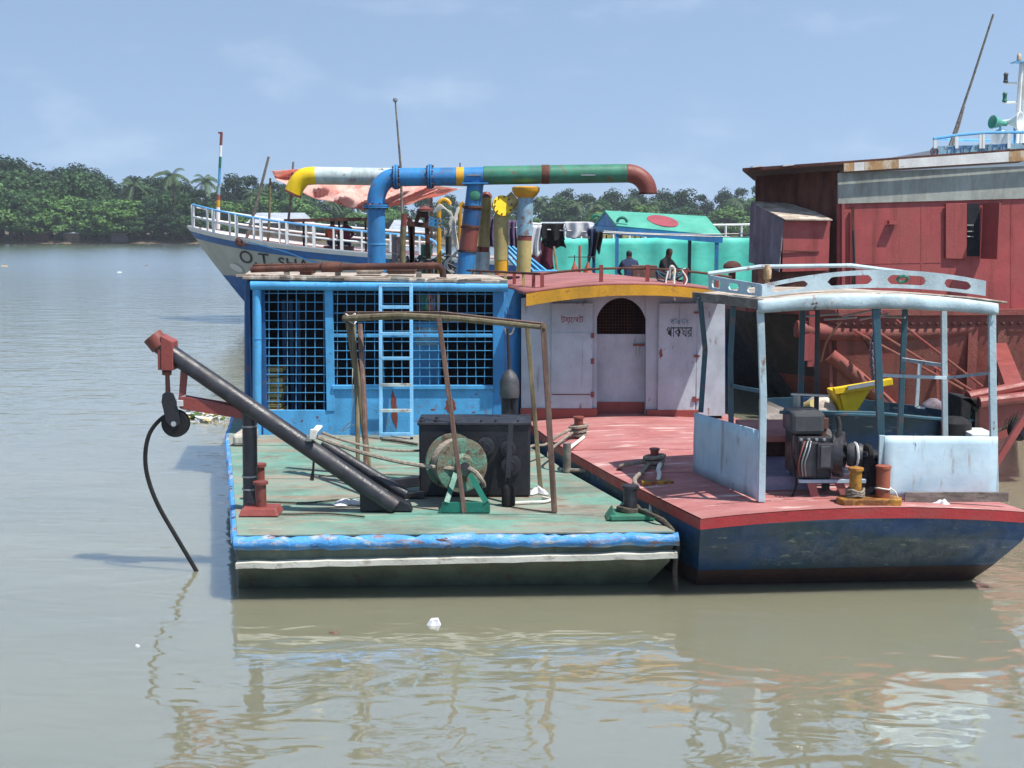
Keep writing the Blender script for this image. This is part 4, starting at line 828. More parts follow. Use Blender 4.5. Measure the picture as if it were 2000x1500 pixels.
# ---- bollards of boat two
for (u, v, h, r, mt, lb) in ((1130, 855, .26, .055, 'rust_red', 0), (1278, 912, .20, .045, 'rust_red', 0)):
    p = DK(u, v); bollard((p.x, p.y, p.z), r, h, mt, boat2)
p = DK(1272, 945); m = MB(); m.box(p.x - .1, p.x + .22, p.y - .06, p.y + .06, p.z - .005, p.z + .035); m.build('cleat_plate', 'bollard_yellow', boat2, bevel=.006)
p = DK(1700, 985); m = MB(); m.prism([V((p.x - .26, p.y - .06, p.z - .02)), V((p.x + .26, p.y - .06, p.z - .02)), V((p.x + .30, p.y + .05, p.z - .02)), V((p.x + .24, p.y + .16, p.z - .02)), V((p.x - .24, p.y + .16, p.z - .02)), V((p.x - .30, p.y + .05, p.z - .02))], (0, 0, .075)); m.build('bollard_base', 'bollard_yellow', boat2, bevel=.008)
bollard((p.x - .125, p.y + .06, p.z + .055), .055, .27, 'bollard_yellow', boat2, cap=1.25); bollard((p.x + .125, p.y + .06, p.z + .055), .062, .29, 'orange', boat2, cap=1.12)
m = MB()
for k in range(3): c = V((p.x - .125, p.y + .06, p.z + .075 + .022 * k)); m.tube([c + V((.078 * math.cos(t), .078 * math.sin(t), .012 * math.sin(3 * t + k))) for t in [i * .52 for i in range(12)]], .013, 6, closed=True)
tag(m.build('bollard_rope', 'rope'), 'pale rope wound round the yellow bollard foot', 'rope')
m = MB(); c = V((p.x + .125, p.y + .06, p.z + .14)); m.tube([c + V((.07 * math.cos(t), .07 * math.sin(t), .006 * math.sin(2 * t))) for t in [i * .52 for i in range(12)]], .008, 5, closed=True); m.tube(bez([c + V((.06, -.03, 0)), c + V((.10, -.06, -.03)), c + V((.15, -.05, -.14)), c + V((.22, -.1, -.19))], 5), .007, 5)
tag(m.build('thin_line', 'rope_white'), 'thin white line tied round the orange bollard', 'rope')
# step / coaming of boat two
hx0, hx1 = DK(1494, 962), DK(1566, 940)
m = MB(); m.box(hx0.x, hx1.x, hx0.y + .1, hx0.y + 1.3, D2 - .01, D2 + .20); m.build('hatch_coaming', 'lavender', boat2, bevel=.01)
m = MB(); m.box(hx0.x - .05, hx1.x + .1, hx0.y + .3, hx0.y + 1.4, D2 + .50, D2 + .56); m.build('hatch_lid', 'roof_red', boat2, bevel=.01)
m = MB(); m.box(hx0.x, hx1.x + .1, hx0.y + 1.2, hx0.y + 1.3, D2 + .2, D2 + .5); m.build('hatch_back', 'rust_sheet', boat2)

# ---- canopy frame on the bow of boat two
can = thing('bow_canopy', 'pale blue steel canopy frame with slotted roof rail on the red deck', 'canopy', DK(1700, 975))
fl, fr2, bl2 = DK(1487, 981), DK(1943, 976), DK(1361, 921)
br2 = fr2 + (bl2 - fl)
def CF(u, v): # canopy front plane
    t = (u - 1487) / 456; return P(u, v, y=fl.y + (fr2.y - fl.y) * t)
def tubebent(name, pts, w, mt): m = MB(); m.tube(pts, w, 4, sq=1); return m.build(name, mt, can)
def sqpost(name, p, q, w, mt, bend=(0, 0, 0), d=None):
    m = MB(); mid = V(p).lerp(V(q), .45) + V(bend); m.beam(p, mid, w, d or w * .7, (0, 1, 0)); m.beam(mid, q, w, d or w * .7, (0, 1, 0)); return m.build(name, mt, can, bevel=.004)
sqpost('front_post', CF(1485, 606), fl + V((0, 0, .005)), .062, 'pale_blue', (.022, 0, 0)); sqpost('front_post', CF(1937, 606), fr2 + V((0, 0, .005)), .065, 'pale_blue', (-.005, 0, 0))
mp_t, mp_b = CF(1710, 596), DK(1722, 978)
sqpost('front_post', mp_t, CF(1720, 850), .066, 'teal_steel', (.005, 0, 0))
# front fascia, arched with dents
def fz(u): t = (u - 1478) / (1945 - 1478); return (587 + 6 * t - 17 * (1 - (2 * t - 1) ** 2)) , (611 + 3 * t - 10 * (1 - (2 * t - 1) ** 2))
m = MB(); n = 40
def ff(s, t):
    u = 1478 + 467 * s; a, b_ = fz(u); q = CF(u, a + (b_ - a) * t); d = noise.noise(V((s * 9, t, 3))); return q + V((0, -.05 + .016 * d - .02 * math.sin(math.pi * t), .006 * d))
m.grid(ff, n, 4); m.build('roof_fascia', 'pale_blue', can, solid=.012)
# slotted rail plate standing on the roof
def slotted(path, hts, slots, name, n=120):
    m = MB()
    for i in range(n):
        qa = []
        for s in (i / n, (i + 1) / n):
            lo, hi = hts(s); g = 0
            for c, hw in slots:
                d = abs(s - c)
                if d < hw: e = max(0, (d - (hw - .02)) / .02); g = .5 * (hi - lo) * math.sqrt(max(0, 1 - e * e)) * .52
            md = (lo + hi) / 2 - .005; qa.append((path(s), lo, md - g, md + g, hi))
        (p0, a0, b0, c0, d0), (p1, a1, b1, c1, d1) = qa
        z = lambda p, h: V((p.x, p.y, h))
        m.add([z(p0, a0), z(p1, a1), z(p1, b1), z(p0, b0)], [(0, 1, 2, 3)]); m.add([z(p0, c0), z(p1, c1), z(p1, d1), z(p0, d0)], [(0, 1, 2, 3)])
    return m.build(name, 'pale_blue', can, solid=.014)
ry = .30
ra, rb = P(1488, 560, y=fl.y + ry), P(1925, 560, y=fr2.y + ry)
def rh(s): u = 1488 + 437 * s; lo = 580 - 0 * s - 17 * (1 - (2 * s - 1) ** 2) + 2 * s; hi = 556 + 0 * s - 24 * (1 - (2 * s - 1) ** 2) - 10 * s + 6 * s * s; return Zv(lo, fl.y + ry), Zv(hi, fl.y + ry)
slotted(lambda s: ra.lerp(rb, s), rh, [(.12, .075), (.385, .095), (.64, .085), (.87, .06)], 'slotted_rail')
rc_ = P(1385, 545, y=bl2.y + .1)
slotted(lambda s: rc_.lerp(ra, s), lambda s: (Zv(566 + 13 * s, rc_.y + (ra.y - rc_.y) * s), Zv(537 + 18 * s, rc_.y + (ra.y - rc_.y) * s)), [(.16, .09), (.5, .09), (.83, .07)], 'slotted_rail', 60)
rd_ = rc_ + (rb - ra)
m = MB(); m.tube([rc_ + V((0, .1, .05)), rc_.lerp(rd_, .25) + V((0, .1, .125)), rc_.lerp(rd_, .7) + V((0, .1, .14)), rd_ + V((0, .1, .06))], .022, 8); m.build('roof_bar', 'pale_blue', can)
# roof skin
cor = [V((fl.x - .05, fl.y, 0)), V((fr2.x + .03, fr2.y, 0)), V((br2.x - .14, br2.y + .25, 0)), V((bl2.x - .02, bl2.y + .25, 0))]
def rs_(s, t):
    p = cor[0].lerp(cor[1], s).lerp(cor[3].lerp(cor[2], s), t); u = 1478 + 467 * s; return V((p.x, p.y, Zv(fz(u)[0], fl.y) - .012 - .02 * t + .012 * noise.noise(V((s * 5, t * 5, 1)))))
m = MB(); m.grid(rs_, 20, 10); m.build('roof_sheet', 'roof_grime', can, solid=.02)
for t in (.25, .55, .85):
    m = MB(); pts = [rs_(s / 10, t) - V((0, 0, .045)) for s in range(11)]
    for i in range(10): m.beam(pts[i], pts[i + 1], .035, .05)
    m.build('roof_rib', 'grey_wood', can)
m = MB(); e = [rs_(0, k / 8) for k in range(9)]
for i in range(8): m.beam(e[i] - V((0, 0, .02)), e[i + 1] - V((0, 0, .02)), .05, .09)
m.build('side_beam', 'grey_wood', can)
# side posts (left side) and back posts
def sd(t, v0=None): return fl.lerp(bl2, t)
zroof = rs_(0, .5).z - .03
for t, b_ in ((1.0, .05), (.46, -.02)): q = sd(t); sqpost('side_post', V((q.x, q.y, zroof)), V((q.x + (.03 if t == 1 else 0), q.y, q.z + .62)), .05, 'teal_steel', (b_, 0, 0))
q = sd(.46); m = MB(); m.beam(V((q.x, q.y, D2 + 1.05)), V((fl.x, fl.y, D2 + 1.08)), .03, .035); m.build('side_bar', 'teal_steel', can)
for (u0, u1, vt, vb, yy, mt) in ((1568, 1562, 600, 850, 13.1, 'teal_steel'), (1597, 1595, 602, 860, 12.7, 'black_paint'), (1768, 1757, 605, 850, 13.3, 'teal_steel'), (1843, 1855, 598, 720, 12.9, 'pale_blue')):
    a = P(u0, vt - 8, y=yy); d = P(u1, vb, y=yy); d.z = D2 + .05; sqpost('inner_post', a, d, .055 if mt != 'black_paint' else .045, mt, (0, 0, 0))
m = MB(); m.beam(P(1722, 733, y=12.3), P(1850, 738, y=12.6), .028, .03); m.beam(P(1850, 738, y=12.6), P(1938, 728, y=12.2), .028, .03); m.beam(P(1762, 702, y=13.2), P(1848, 715, y=12.9), .03, .035); m.build('side_bar', 'pale_blue', can)
m = MB(); m.beam(P(1796, 710, y=13.0), P(1790, 795, y=13.0), .035, .02, (0, 1, 0)); m.beam(P(1790, 795, y=13.0), P(1806, 797, y=13.0), .02, .02); m.build('hanging_bracket', 'pale_blue', can)
# lower panels
hp = .65
m = MB()
def lp(s, t): q = fl.lerp(bl2, s); z0 = q.z + .02 - .03 * s; return V((q.x - .035 + .01 * noise.noise(V((s * 3, t * 3, 0))), q.y - .01, z0 + (hp - .02 * s) * t))
m.grid(lp, 12, 6); m.build('side_panel', 'pale_panel', can, solid=.014)
pl, pr = DK(1722, 978), DK(1941, 976)
m = MB()
def rpn(s, t): q = pl.lerp(pr, s); return V((q.x, q.y - .02 - .018 * math.sin(math.pi * t) + .006 * noise.noise(V((s * 4, t * 4, 2))), q.z + .02 + (P(1800, 850, y=pl.y).z - pl.z - .02) * t))
m.grid(rpn, 12, 8); m.build('front_panel', 'pale_panel', can, solid=.014)
m = MB(); m.beam(rpn(0, 0) + V((-.02, .01, 0)), rpn(0, 1) + V((-.02, .01, 0)), .05, .03, (0, 1, 0)); m.build('panel_edge', 'pale_blue', can)
q = DK(1764, 978); q2 = DK(1938, 977); m = MB(); m.box(q.x, q2.x, q.y - .055, q.y - .035, q.z + .0, q.z + .09); tag(m.build('grey_plank', 'grey_wood'), 'weathered grey plank standing against the pale front panel', 'plank')
rag(1840, 984, .07, .05, 'small white rag on the red deck before the grey plank', z=Zd(3.9, 12) , h=.05, seed=5)
# rods under the roof
for k in range(5):
    m = MB(); a = P(1575 + 35 * k, 618 + 6 * (k % 2), y=13.0); b_ = P(1640 + 32 * k, 606 + 7 * ((k + 1) % 3), y=12.7); m.tube([a, b_], .012, 6); tag(m.build('stowed_rod', 'alu'), 'metal rod stowed under the pale canopy roof', 'rod', 'rods under the canopy roof')

# ---- diesel engine
ye = DK(1590, 975).y + .12
def E(u, v, dy=0): return P(u, v, y=ye + dy)
en = thing('diesel_engine', 'black diesel engine with flywheel on pink stand under the canopy', 'engine', DK(1600, 975))
dz = DK(1600, 975).z
a, b_ = E(1556, 936), E(1626, 853)
m = MB(); m.box(a.x, b_.x, ye, ye + .55, a.z, b_.z); m.box(a.x + .02, a.x + .18, ye - .06, ye, a.z + .03, b_.z - .04); m.box(b_.x - .16, b_.x, ye - .09, ye, a.z + .10, b_.z - .05); m.build('engine_block', 'black_steel', en, bevel=.015)
m = MB(); q0, q1 = E(1597, 910), E(1618, 868); m.box(q0.x, q1.x, ye - .105, ye - .09, q0.z, q1.z); m.build('side_cover', 'grey_plastic', en, bevel=.008)
m = MB(); q0, q1 = E(1546, 852), E(1614, 806); m.box(q0.x, q1.x, ye + .02, ye + .45, q0.z + .005, q1.z); m.build('fuel_tank', 'grey_plastic', en, bevel=.04)
m = MB(); m.lathe(E(1580, 806, .2), (0, 0, 1), [(0, .045), (.02, .045), (.03, .03)], 12); m.build('tank_cap', 'black_rubber', en)
fax = V((.95, -.31, 0)).normalized(); fc = E(1638, 887, .1)
m = MB(); m.lathe(fc, fax, [(-.05, .205), (-.045, .215), (.045, .215), (.05, .205), (.03, .17), (.02, .06), (.06, .05)], 32); m.build('flywheel', 'black_steel', en)
m = MB(); m.lathe(fc + fax * .13, fax, [(-.06, .04), (-.05, .10), (-.02, .115), (.015, .115), (.02, .095), (.05, .095), (.055, .115), (.09, .10)], 24); m.build('pulley', 'grey_plastic', en)
m = MB(); m.cyl(fc - fax * .2, fc + fax * .42, .035); m.build('shaft', 'black_steel', en)
gb = E(1700, 900, .12); m = MB(); m.lathe(gb, fax, [(-.12, .07), (-.08, .13), (0, .14), (.03, .10), (.1, .10), (.12, .05)], 20); m.box(gb.x - .07, gb.x + .12, gb.y - .1, gb.y + .15, dz, gb.z); m.build('gearbox', 'black_paint', en, bevel=.01)
m = MB(); m.tube(bez([E(1692, 872), E(1700, 880, -.08), E(1703, 910, -.12), E(1706, 950, -.1)], 4), .03, 8); m.build('hose', 'black_rubber', en)
m = MB(); s0, s1 = E(1560, 936), E(1690, 936); m.box(s0.x, s1.x, ye - .03, ye + .03, s0.z - .03, s0.z); m.box(s0.x, s1.x, ye + .45, ye + .51, s0.z - .03, s0.z); m.build('stand_rail', 'pale_panel', en)
for (u0, u1, dy, mt) in ((1583, 1592, -.0, 'deck_pink'), (1636, 1652, .0, 'deck_pink'), (1612, 1612, .3, 'grey_wood'), (1565, 1560, .48, 'rust_sheet'), (1680, 1684, .48, 'rust_sheet')):
    a = E(u0, 938, dy); d = E(u1, 978, dy); d.z = dz - .01; m = MB(); m.beam(a, d, .075, .03, (0, 1, 0)); m.build('stand_leg', mt, en, bevel=.004)
m = MB(); m.tube([E(1545, 770, .3), E(1618, 773, .35)], .014, 6); m.tube([E(1556, 770, .32), E(1556, 800, .35)], .035, 8); m.build('exhaust', 'alu', en)
m = MB(); m.tube([E(1523, 805, .2), E(1720, 812, .3)], .016, 6); m.build('throttle_rod', 'teal_steel', en)

for k in range(4): m = MB(); q = E(1564 + 15 * k, 858, -.01); m.lathe(q, (0, -1, 0), [(0, .016), (.02, .016), (.022, .01), (.035, .01)], 6); m.build('bolt', 'alu', en)
for k in range(3): m = MB(); m.tube(bez([E(1562 + 6 * k, 930, -.06), E(1560 + 6 * k, 905, -.1), E(1566 + 7 * k, 880, -.1), E(1572 + 6 * k, 862, -.04)], 4), .007, 5); m.build('fuel_line', 'alu' if k else 'rust_red', en)
m = MB(); m.tube(bez([E(1626, 866, .1), E(1634, 858, .0), E(1640, 835, .05), E(1636, 815, .1)], 4), .022, 8); m.build('intake_pipe', 'black_rubber', en)
m = MB(); m.lathe(E(1604, 850, .1), (0, 0, 1), [(0, .05), (.06, .05), (.07, .065), (.16, .065), (.17, .03)], 12); m.build('air_filter', 'rust_sheet', en)
m = MB(); m.tube([fc + fax * .15 + V((.0, -.117 * math.cos(t), .117 * math.sin(t))) for t in [i * .449 for i in range(14)]], .012, 4, closed=True); m.build('belt', 'fascia_white', en)
for k in range(6): a = k * 1.047; m = MB(); q = fc + fax * .055 + V((-.31 * .12 * math.cos(a), -.95 * .12 * math.cos(a), .12 * math.sin(a))); m.beam(fc + fax * .055, q, .03, .02); m.build('flywheel_spoke', 'black_steel', en)
m = MB(); m.tube(bez([E(1560, 800, .3), E(1552, 830, .1), E(1548, 880, .0), E(1556, 940, .05), E(1545, 975, .0)], 5), .012, 6); m.build('drain_hose', 'black_rubber', en)
rag(1655, 978, .10, .08, 'oily rag lying beside the engine stand', mt='grey_wood', z=DK(1655, 978).z, h=.04, seed=11)
# ---- mooring ropes between the boats
def rope3(pts, r, mt, label, n=6): m = MB(); m.tube(bez(pts, n), r, 7); return tag(m.build('mooring_rope', mt), label, 'rope')
bA = DK(1130, 855); bB = DK(1278, 912); b1 = P(1108, 925, z=D1) + V((0, .1, 0)); b1b = P(1232, 1012, z=D1) + V((0, .08, 0))
for c, z0, lb in ((bA, .05, 'grey rope turns round the far red bollard'), (bB, .02, 'grey rope turns round the near red bollard')):
    m = MB()
    for k in range(3): m.tube([V((c.x, c.y, c.z + z0 + .045 * k)) + V(((.085 + .01 * k) * math.cos(t), (.085 + .01 * k) * math.sin(t), .012 * math.sin(t + k))) for t in [i * .52 for i in range(12)]], .022, 6, closed=True)
    tag(m.build('rope_turns', 'rope'), lb, 'rope')
rope3([bA + V((-.08, -.05, .12)), bA + V((-.28, -.25, .05)), bA + V((-.42, -.4, -.02)), V((.20, 14.6, D1 + .22)), V((-.05, 14.4, D1 + .05))], .018, 'rope', 'grey rope from the far red bollard to the green deck')
rope3([bA + V((-.07, -.07, .08)), bA + V((-.2, -.3, .03)), V((.42, 14.5, D2 + .0)), V((.47, 14.3, D2 - .12)), V((.45, 14.2, D2 - .35))], .017, 'rope', 'grey rope end hanging over the red deck edge')
rope3([bA + V((.06, -.07, .02)), bA + V((.0, -.3, .02)), V((.62, 14.35, D2 + .03)), V((.60, 14.25, D2 - .2))], .02, 'rope_white', 'pale rope from the far red bollard over the deck edge')
rope3([b1 + V((-.06, -.03, .03)), b1 + V((.25, -.2, .05)), b1 + V((.55, -.5, .1)), V((1.15, 13.35, D2 + .06)), bB + V((-.09, 0, .06))], .022, 'rope', 'stout grey rope knotted between the two boats')
m = MB(); c0 = b1 + V((.42, -.36, .08))
for k in range(7): c = c0 + V((.035 * k, -.03 * k, 0)); m.tube([c + V((.02 * math.sin(t), .045 * math.cos(t), .045 * math.sin(t))) for t in [i * .785 for i in range(8)]], .018, 6, closed=True)
tag(m.build('rope_splice', 'rope'), 'thick spliced knot in the rope between the boats', 'knot')
rope3([bB + V((-.06, -.07, .05)), bB + V((-.16, -.35, .02)), b1b + V((.06, .2, .32)), b1b + V((.07, 0, .27))], .022, 'rope', 'grey rope from the near red bollard to the black bollard')
rope3([bB + V((.05, -.09, .05)), bB + V((.0, -.35, .03)), bB + V((-.02, -.62, .02)), V((1.36, 12.25, D2 - .12)), V((1.36, 12.2, D1 - .1))], .024, 'rope_white', 'pale heavy rope hanging down between the two hulls')
m = MB()
for k in range(2): m.tube([b1b + V((.10 * math.cos(t) - .02, .10 * math.sin(t) - .05, .075 + .02 * k + .01 * math.sin(2 * t))) for t in [i * .52 for i in range(12)]], .018, 6, closed=True)
tag(m.build('rope_coil', 'rope_dark'), 'dark rope coil round the foot of the black bollard', 'rope coil')
rope3([b1b + V((.08, -.1, .09)), b1b + V((.22, -.35, .07)), V((1.42, 11.58, D1 + .03)), V((1.51, 11.46, D1 - .1)), V((1.49, 11.42, .2)), V((1.52, 11.5, -.1))], .024, 'rope_dark', 'dark frayed rope over the blue bow corner into the water')
# ================================================================== dredger pontoon with its pipes (behind both boats)
DP = .70; YP = 23.6
pon = thing('dredger_pontoon', 'dark dredger pontoon moored behind the blue wheelhouse', 'pontoon', (-1, 24.5, 0))
m = MB(); m.loft([[V((-4.2, 22.4, -.5)), V((3.0, 22.4, -.5)), V((3.0, 27.5, -.5)), V((-4.6, 27.5, -.5))], [V((-4.35, 22.2, DP)), V((3.2, 22.2, DP)), V((3.2, 27.8, DP)), V((-4.8, 27.8, DP))]]); m.build('hull', 'hull_grey', pon)
m = MB(); m.box(-4.34, 3.22, 22.18, 27.82, DP, DP + .04); m.build('deck', 'grey_wood', pon)
zd = DP + .04
def Q(u, v, dy=0): return P(u, v, y=YP + dy)
def pipe(parent, pts, r, mt, name='pipe_section', seg=18): m = MB(); m.tube(pts, r, seg); return m.build(name, mt, parent)
def flange(parent, c, ax, r, mt, t=.05):
    c, ax = V(c), V(ax).normalized(); m = MB(); m.cyl(c - ax * t, c - ax * .006, r, seg=22); m.cyl(c + ax * .006, c + ax * t, r, seg=22); u = ax.orthogonal().normalized(); w = ax.cross(u); f_ = m.build('flange', mt, parent)
    m = MB()
    for k in range(10): a = 6.283 * k / 10; q = c + (u * math.cos(a) + w * math.sin(a)) * r * .86; m.cyl(q - ax * (t + .03), q + ax * (t + .03), .016, seg=6)
    m.build('flange_bolts', 'rust_sheet', f_, kind='stuff')
r = .165
p1 = thing('discharge_pipe', 'blue and green overhead dredge pipe with rusty red bent end', 'pipe', (Q(735, 520).x, YP, zd))
rx = Q(735, 450).x; zt = Q(800, 346).z
pipe(p1, [(rx, YP, zd), (rx, YP, Q(735, 403).z)], r, 'blue_pipe', 'riser')
m = MB(); m.cyl((rx, YP, Q(735, 478).z), (rx, YP, Q(735, 475).z), r + .008, seg=20); m.build('weld_ring', 'blue_light', p1)
flange(p1, (rx, YP, Q(735, 403).z), (0, 0, 1), .24, 'blue_pipe', .03)
ec = V((Q(772, 346).x, YP, Q(735, 398).z)); 
pipe(p1, arc(ec, V((rx - ec.x, 0, 0)), V((0, 0, zt - ec.z)), 10), r, 'blue_pipe', 'elbow')
flange(p1, (Q(774, 346).x, YP, zt), (1, 0, 0), .225, 'blue_pipe', .04); flange(p1, (Q(840, 346).x, YP, zt + .01), (1, 0, 0), .225, 'blue_pipe', .035)
pipe(p1, [(Q(778, 0).x, YP, zt), (Q(891, 0).x, YP, zt + .01)], r, 'blue_pipe')
pipe(p1, [(Q(890, 0).x, YP, zt + .01), (Q(905, 0).x, YP, zt + .01)], r + .006, 'yellow', 'painted_band')
pipe(p1, [(Q(905, 0).x, YP, zt + .01), (Q(944, 0).x, YP, zt + .02)], r, 'blue_pipe')
za = zt + .03
pipe(p1, [(Q(944, 0).x, YP, za), (Q(1228, 0).x, YP, za + .04)], r + .004, 'green_pipe')
pipe(p1, [(Q(1059, 0).x, YP, za + .02), (Q(1074, 0).x, YP, za + .02)], r + .010, 'rust_sheet', 'painted_band')
for u in (925, 1150): m = MB(); m.box(Q(u - 14, 0).x, Q(u + 14, 0).x, YP - .19, YP + .19, za - .012, za + .012); m.build('clamp', 'alu', p1)
e0 = V((Q(1228, 0).x, YP, za + .04)); ex = Q(1266, 378)
cc = V((e0.x, YP, ex.z)); m = MB(); m.tube(arc(V((e0.x, YP, ex.z)), V((0, 0, e0.z - ex.z)), V((ex.x - e0.x, 0, 0)), 10), [r + .003] * 8 + [r, r, r * .98], 18); m.build('bent_end', 'rust_red', p1)
m = MB(); m.cyl((ex.x, YP, ex.z - .012), (ex.x, YP, ex.z + .02), r + .012, seg=20); m.build('end_ring', 'rust_sheet', p1)
m = MB(); m.cyl((Q(897, 0).x, YP, zt + r), (Q(897, 0).x, YP, Q(897, 318).z), .012, seg=6); m.build('vent_stub', 'black_steel', p1)
# stand column carrying the pipe : blue, rust, brown and blue lengths
p2 = thing('pipe_column', 'leaning pipe column painted blue, rust brown and blue under the overhead pipe', 'pipe', (Q(905, 540).x, YP, zd))
cu = lambda v: Q(928 - (v - 365) * .118, v)
for v0, v1, mt in ((352, 404, 'blue_pipe'), (404, 410, 'rust_sheet'), (410, 440, 'blue_dark'), (440, 492, 'rust_red'), (492, 800, 'blue_pipe')): pipe(p2, [cu(v0), cu(v1)], r * (1.0 if v0 > 400 else .92), mt)
for v in (404, 443, 490): m = MB(); a = cu(v); m.cyl(a - V((0, 0, .02)), a + V((0, 0, .02)), r + .02); m.build('joint_ring', 'rust_sheet', p2)
m = MB(); q = cu(362); m.box(q.x - .24, q.x + .24, YP - .2, YP + .2, q.z + .02, q.z + .05); m.build('saddle', 'blue_pipe', p2)
m = MB(); q = cu(382); m.lathe(q + V((.02, -.135, 0)), (0, -1, 0), [(0, .10), (.02, .10), (.03, .08)], 16); m.build('cover_plate', 'green_pipe', p2)
p3 = thing('pipe_column', 'cream and pale grey pipe column behind the blue leaning one', 'pipe', (Q(945, 540).x, YP + .3, zd))
for v0, v1, mt, rr_ in ((384, 482, 'cream', .105), (482, 492, 'rust_red', .12), (492, 800, 'white_pipe', .135)): pipe(p3, [Q(950 - (v0 - 384) * .06, v0, .35), Q(950 - (v1 - 384) * .06, v1, .35)], rr_, mt)
m = MB(); m.lathe(Q(950, 386, .35), (0, 0, 1), [(0, .11), (.05, .10), (.1, .06), (.11, .02)], 14); m.build('cap', 'rust_red', p3)
p4 = thing('elbow_pipe', 'mustard pipe with ringed flange and bend beside the pale column', 'pipe', (Q(980, 540).x, YP, zd))
c0 = Q(979, 440, .1); pipe(p4, [V((c0.x, c0.y, zd)), V((c0.x, c0.y, Q(979, 505, .1).z))], .13, 'yellow'); pipe(p4, [V((c0.x, c0.y, Q(979, 508, .1).z)), V((c0.x, c0.y, Q(979, 438, .1).z))], .135, 'cream')
pipe(p4, bez([V((c0.x, c0.y, Q(979, 440, .1).z)), Q(980, 420, .1), Q(990, 402, .1), Q(1008, 385, .1)], 5), .135, 'cream', 'elbow'); flange(p4, Q(981, 402, -.04), (.35, -.9, .2), .19, 'yellow_clean', .03)
p5 = thing('pipe_column', 'pale blue and cream column under the orange funnel', 'pipe', (Q(1022, 540).x, YP, zd))
for v0, v1, mt in ((380, 460, 'paleblue_pipe'), (460, 470, 'rust_red'), (470, 800, 'cream')): pipe(p5, [Q(1027 - (v0 - 380) * .03, v0), Q(1027 - (v1 - 380) * .03, v1)], .145 if v0 < 450 else .135, mt)
m = MB(); m.lathe(Q(1027, 388), (0, 0, 1), [(0, .13), (.06, .2), (.13, .25), (.2, .255), (.22, .2)], 20); m.build('funnel', 'yellow', p5)
for u, v, lb in ((972, 356, 'rust brown block wedged under the green pipe'), (995, 358, 'small rusty clamp under the green pipe')):
    pass
# second pipe : yellow bend, white length
p6 = thing('second_pipe', 'white overhead pipe with yellow bent outlet behind the blue elbow', 'pipe', (Q(660, 520).x, YP + .8, zd))
z6 = Q(680, 343, .8).z; xa6 = Q(610, 0, .8).x
pipe(p6, [(xa6, YP + .8, z6), (Q(800, 0, .8).x, YP + .8, z6 - .03)], .165, 'white_pipe')
pipe(p6, [(Q(800, 0, .8).x, YP + .8, z6 - .03), (Q(925, 0, .8).x, YP + .8, z6 - .05)], .15, 'rust_red')
y_e = Q(572, 378, .8); pipe(p6, bez([V((xa6 + .01, YP + .8, z6)), Q(594, 346, .8), Q(580, 360, .8), y_e], 5), .168, 'yellow_clean', 'bent_outlet')
m = MB(); d = (y_e - Q(580, 360, .8)).normalized(); m.cyl(y_e - d * .02, y_e + d * .02, .18, seg=20); m.build('end_ring', 'rust_red', p6)
pipe(p6, [(Q(925, 0, .8).x, YP + .8, z6 - .05), (Q(925, 0, .8).x, YP + .8, zd)], .13, 'cream', 'support')
def pole(name, a, b, r, mt, label, cat='pole'): m = MB(); a, b = V(a), V(b); m.tube([a, a.lerp(b, .5) + V((.02, 0, 0)), b], [r, r * .9, r * .75], 7); return tag(m.build(name, mt), label, cat)
YB2 = 26.2
def G(u, v, dy=0): return P(u, v, y=YB2 + dy)
def stand(q, z=zd): return V((q.x, q.y, z))
mast = thing('aerial_mast', 'thin aerial mast rising above the blue pipe elbow', 'mast', V((G(786, 500).x, YB2, zd)))
m = MB(); m.tube([V((G(790, 500).x, YB2, zd)), G(783, 330), G(772, 196)], [.035, .025, .016], 7); m.build('mast', 'grey_wood', mast); m = MB(); m.lathe(G(772, 200), (0, 0, 1), [(0, .02), (.03, .05), (.07, .05), (.09, .02)], 8); m.build('mast_light', 'alu', mast)
# ---- clutter on the pontoon
st = thing('deck_winch_stand', 'rusty brown tripod machine stand behind the brown roof pipe', 'machine stand', V((G(815, 500).x, YB2 - .6, zd)))
def S(u, v, dy=0): return P(u, v, y=YB2 - .6 + dy)
for a, b_ in (((806, 440), (800, 520)), ((834, 440), (842, 520)), ((800, 425), (815, 520))): m = MB(); q = S(*b_); q.z = zd; m.beam(S(*a), q, .09, .06, (0, 1, 0)); m.build('leg', 'rust_sheet', st)
m = MB(); m.beam(S(795, 436), S(845, 442), .12, .10); m.beam(S(797, 425), S(808, 440), .07); m.build('cross_beam', 'rust_sheet', st)
m = MB(); m.beam(S(815, 418), S(836, 420), .16, .12); m.beam(S(817, 420), S(812, 438), .08, .06, (0, 1, 0)); m.beam(S(833, 420), S(834, 440), .08, .06, (0, 1, 0)); m.build('motor_bracket', 'rust_sheet', st)
m = MB(); m.lathe(S(830, 412), (0, 0, 1), [(0, .16), (.04, .16), (.06, .1), (.1, .06)], 14); m.build('hand_wheel', 'rust_red', st)
po = thing('painted_post', 'post painted dark red over olive green beside the tin shed', 'post', V((S(787, 500).x, YB2 - .8, zd)))
m = MB(); m.cyl(S(786, 480, -.2), S(788, 442, -.2), .06); m.cyl(V((S(785, 480, -.2).x, YB2 - .8, zd)), S(786, 480, -.2), .062); m.build('lower_length', 'bamboo', po); m = MB(); m.cyl(S(788, 442, -.2), S(790, 418, -.2), .058); m.build('upper_length', 'rust_red', po)
yh = thing('hooked_pole', 'yellow pole with curled hook top carrying white ropes', 'pole', V((S(858, 510).x, YB2 - .9, zd)))
m = MB(); m.tube([V((S(858, 500, -.3).x, YB2 - .9, zd)), S(858, 500, -.3), S(857, 415, -.3)] + [S(868 - 10 * math.cos(a), 400 - 10 * math.sin(a), -.3) for a in [i * .45 for i in range(8)]], .045, 9); m.build('pole', 'yellow', yh)
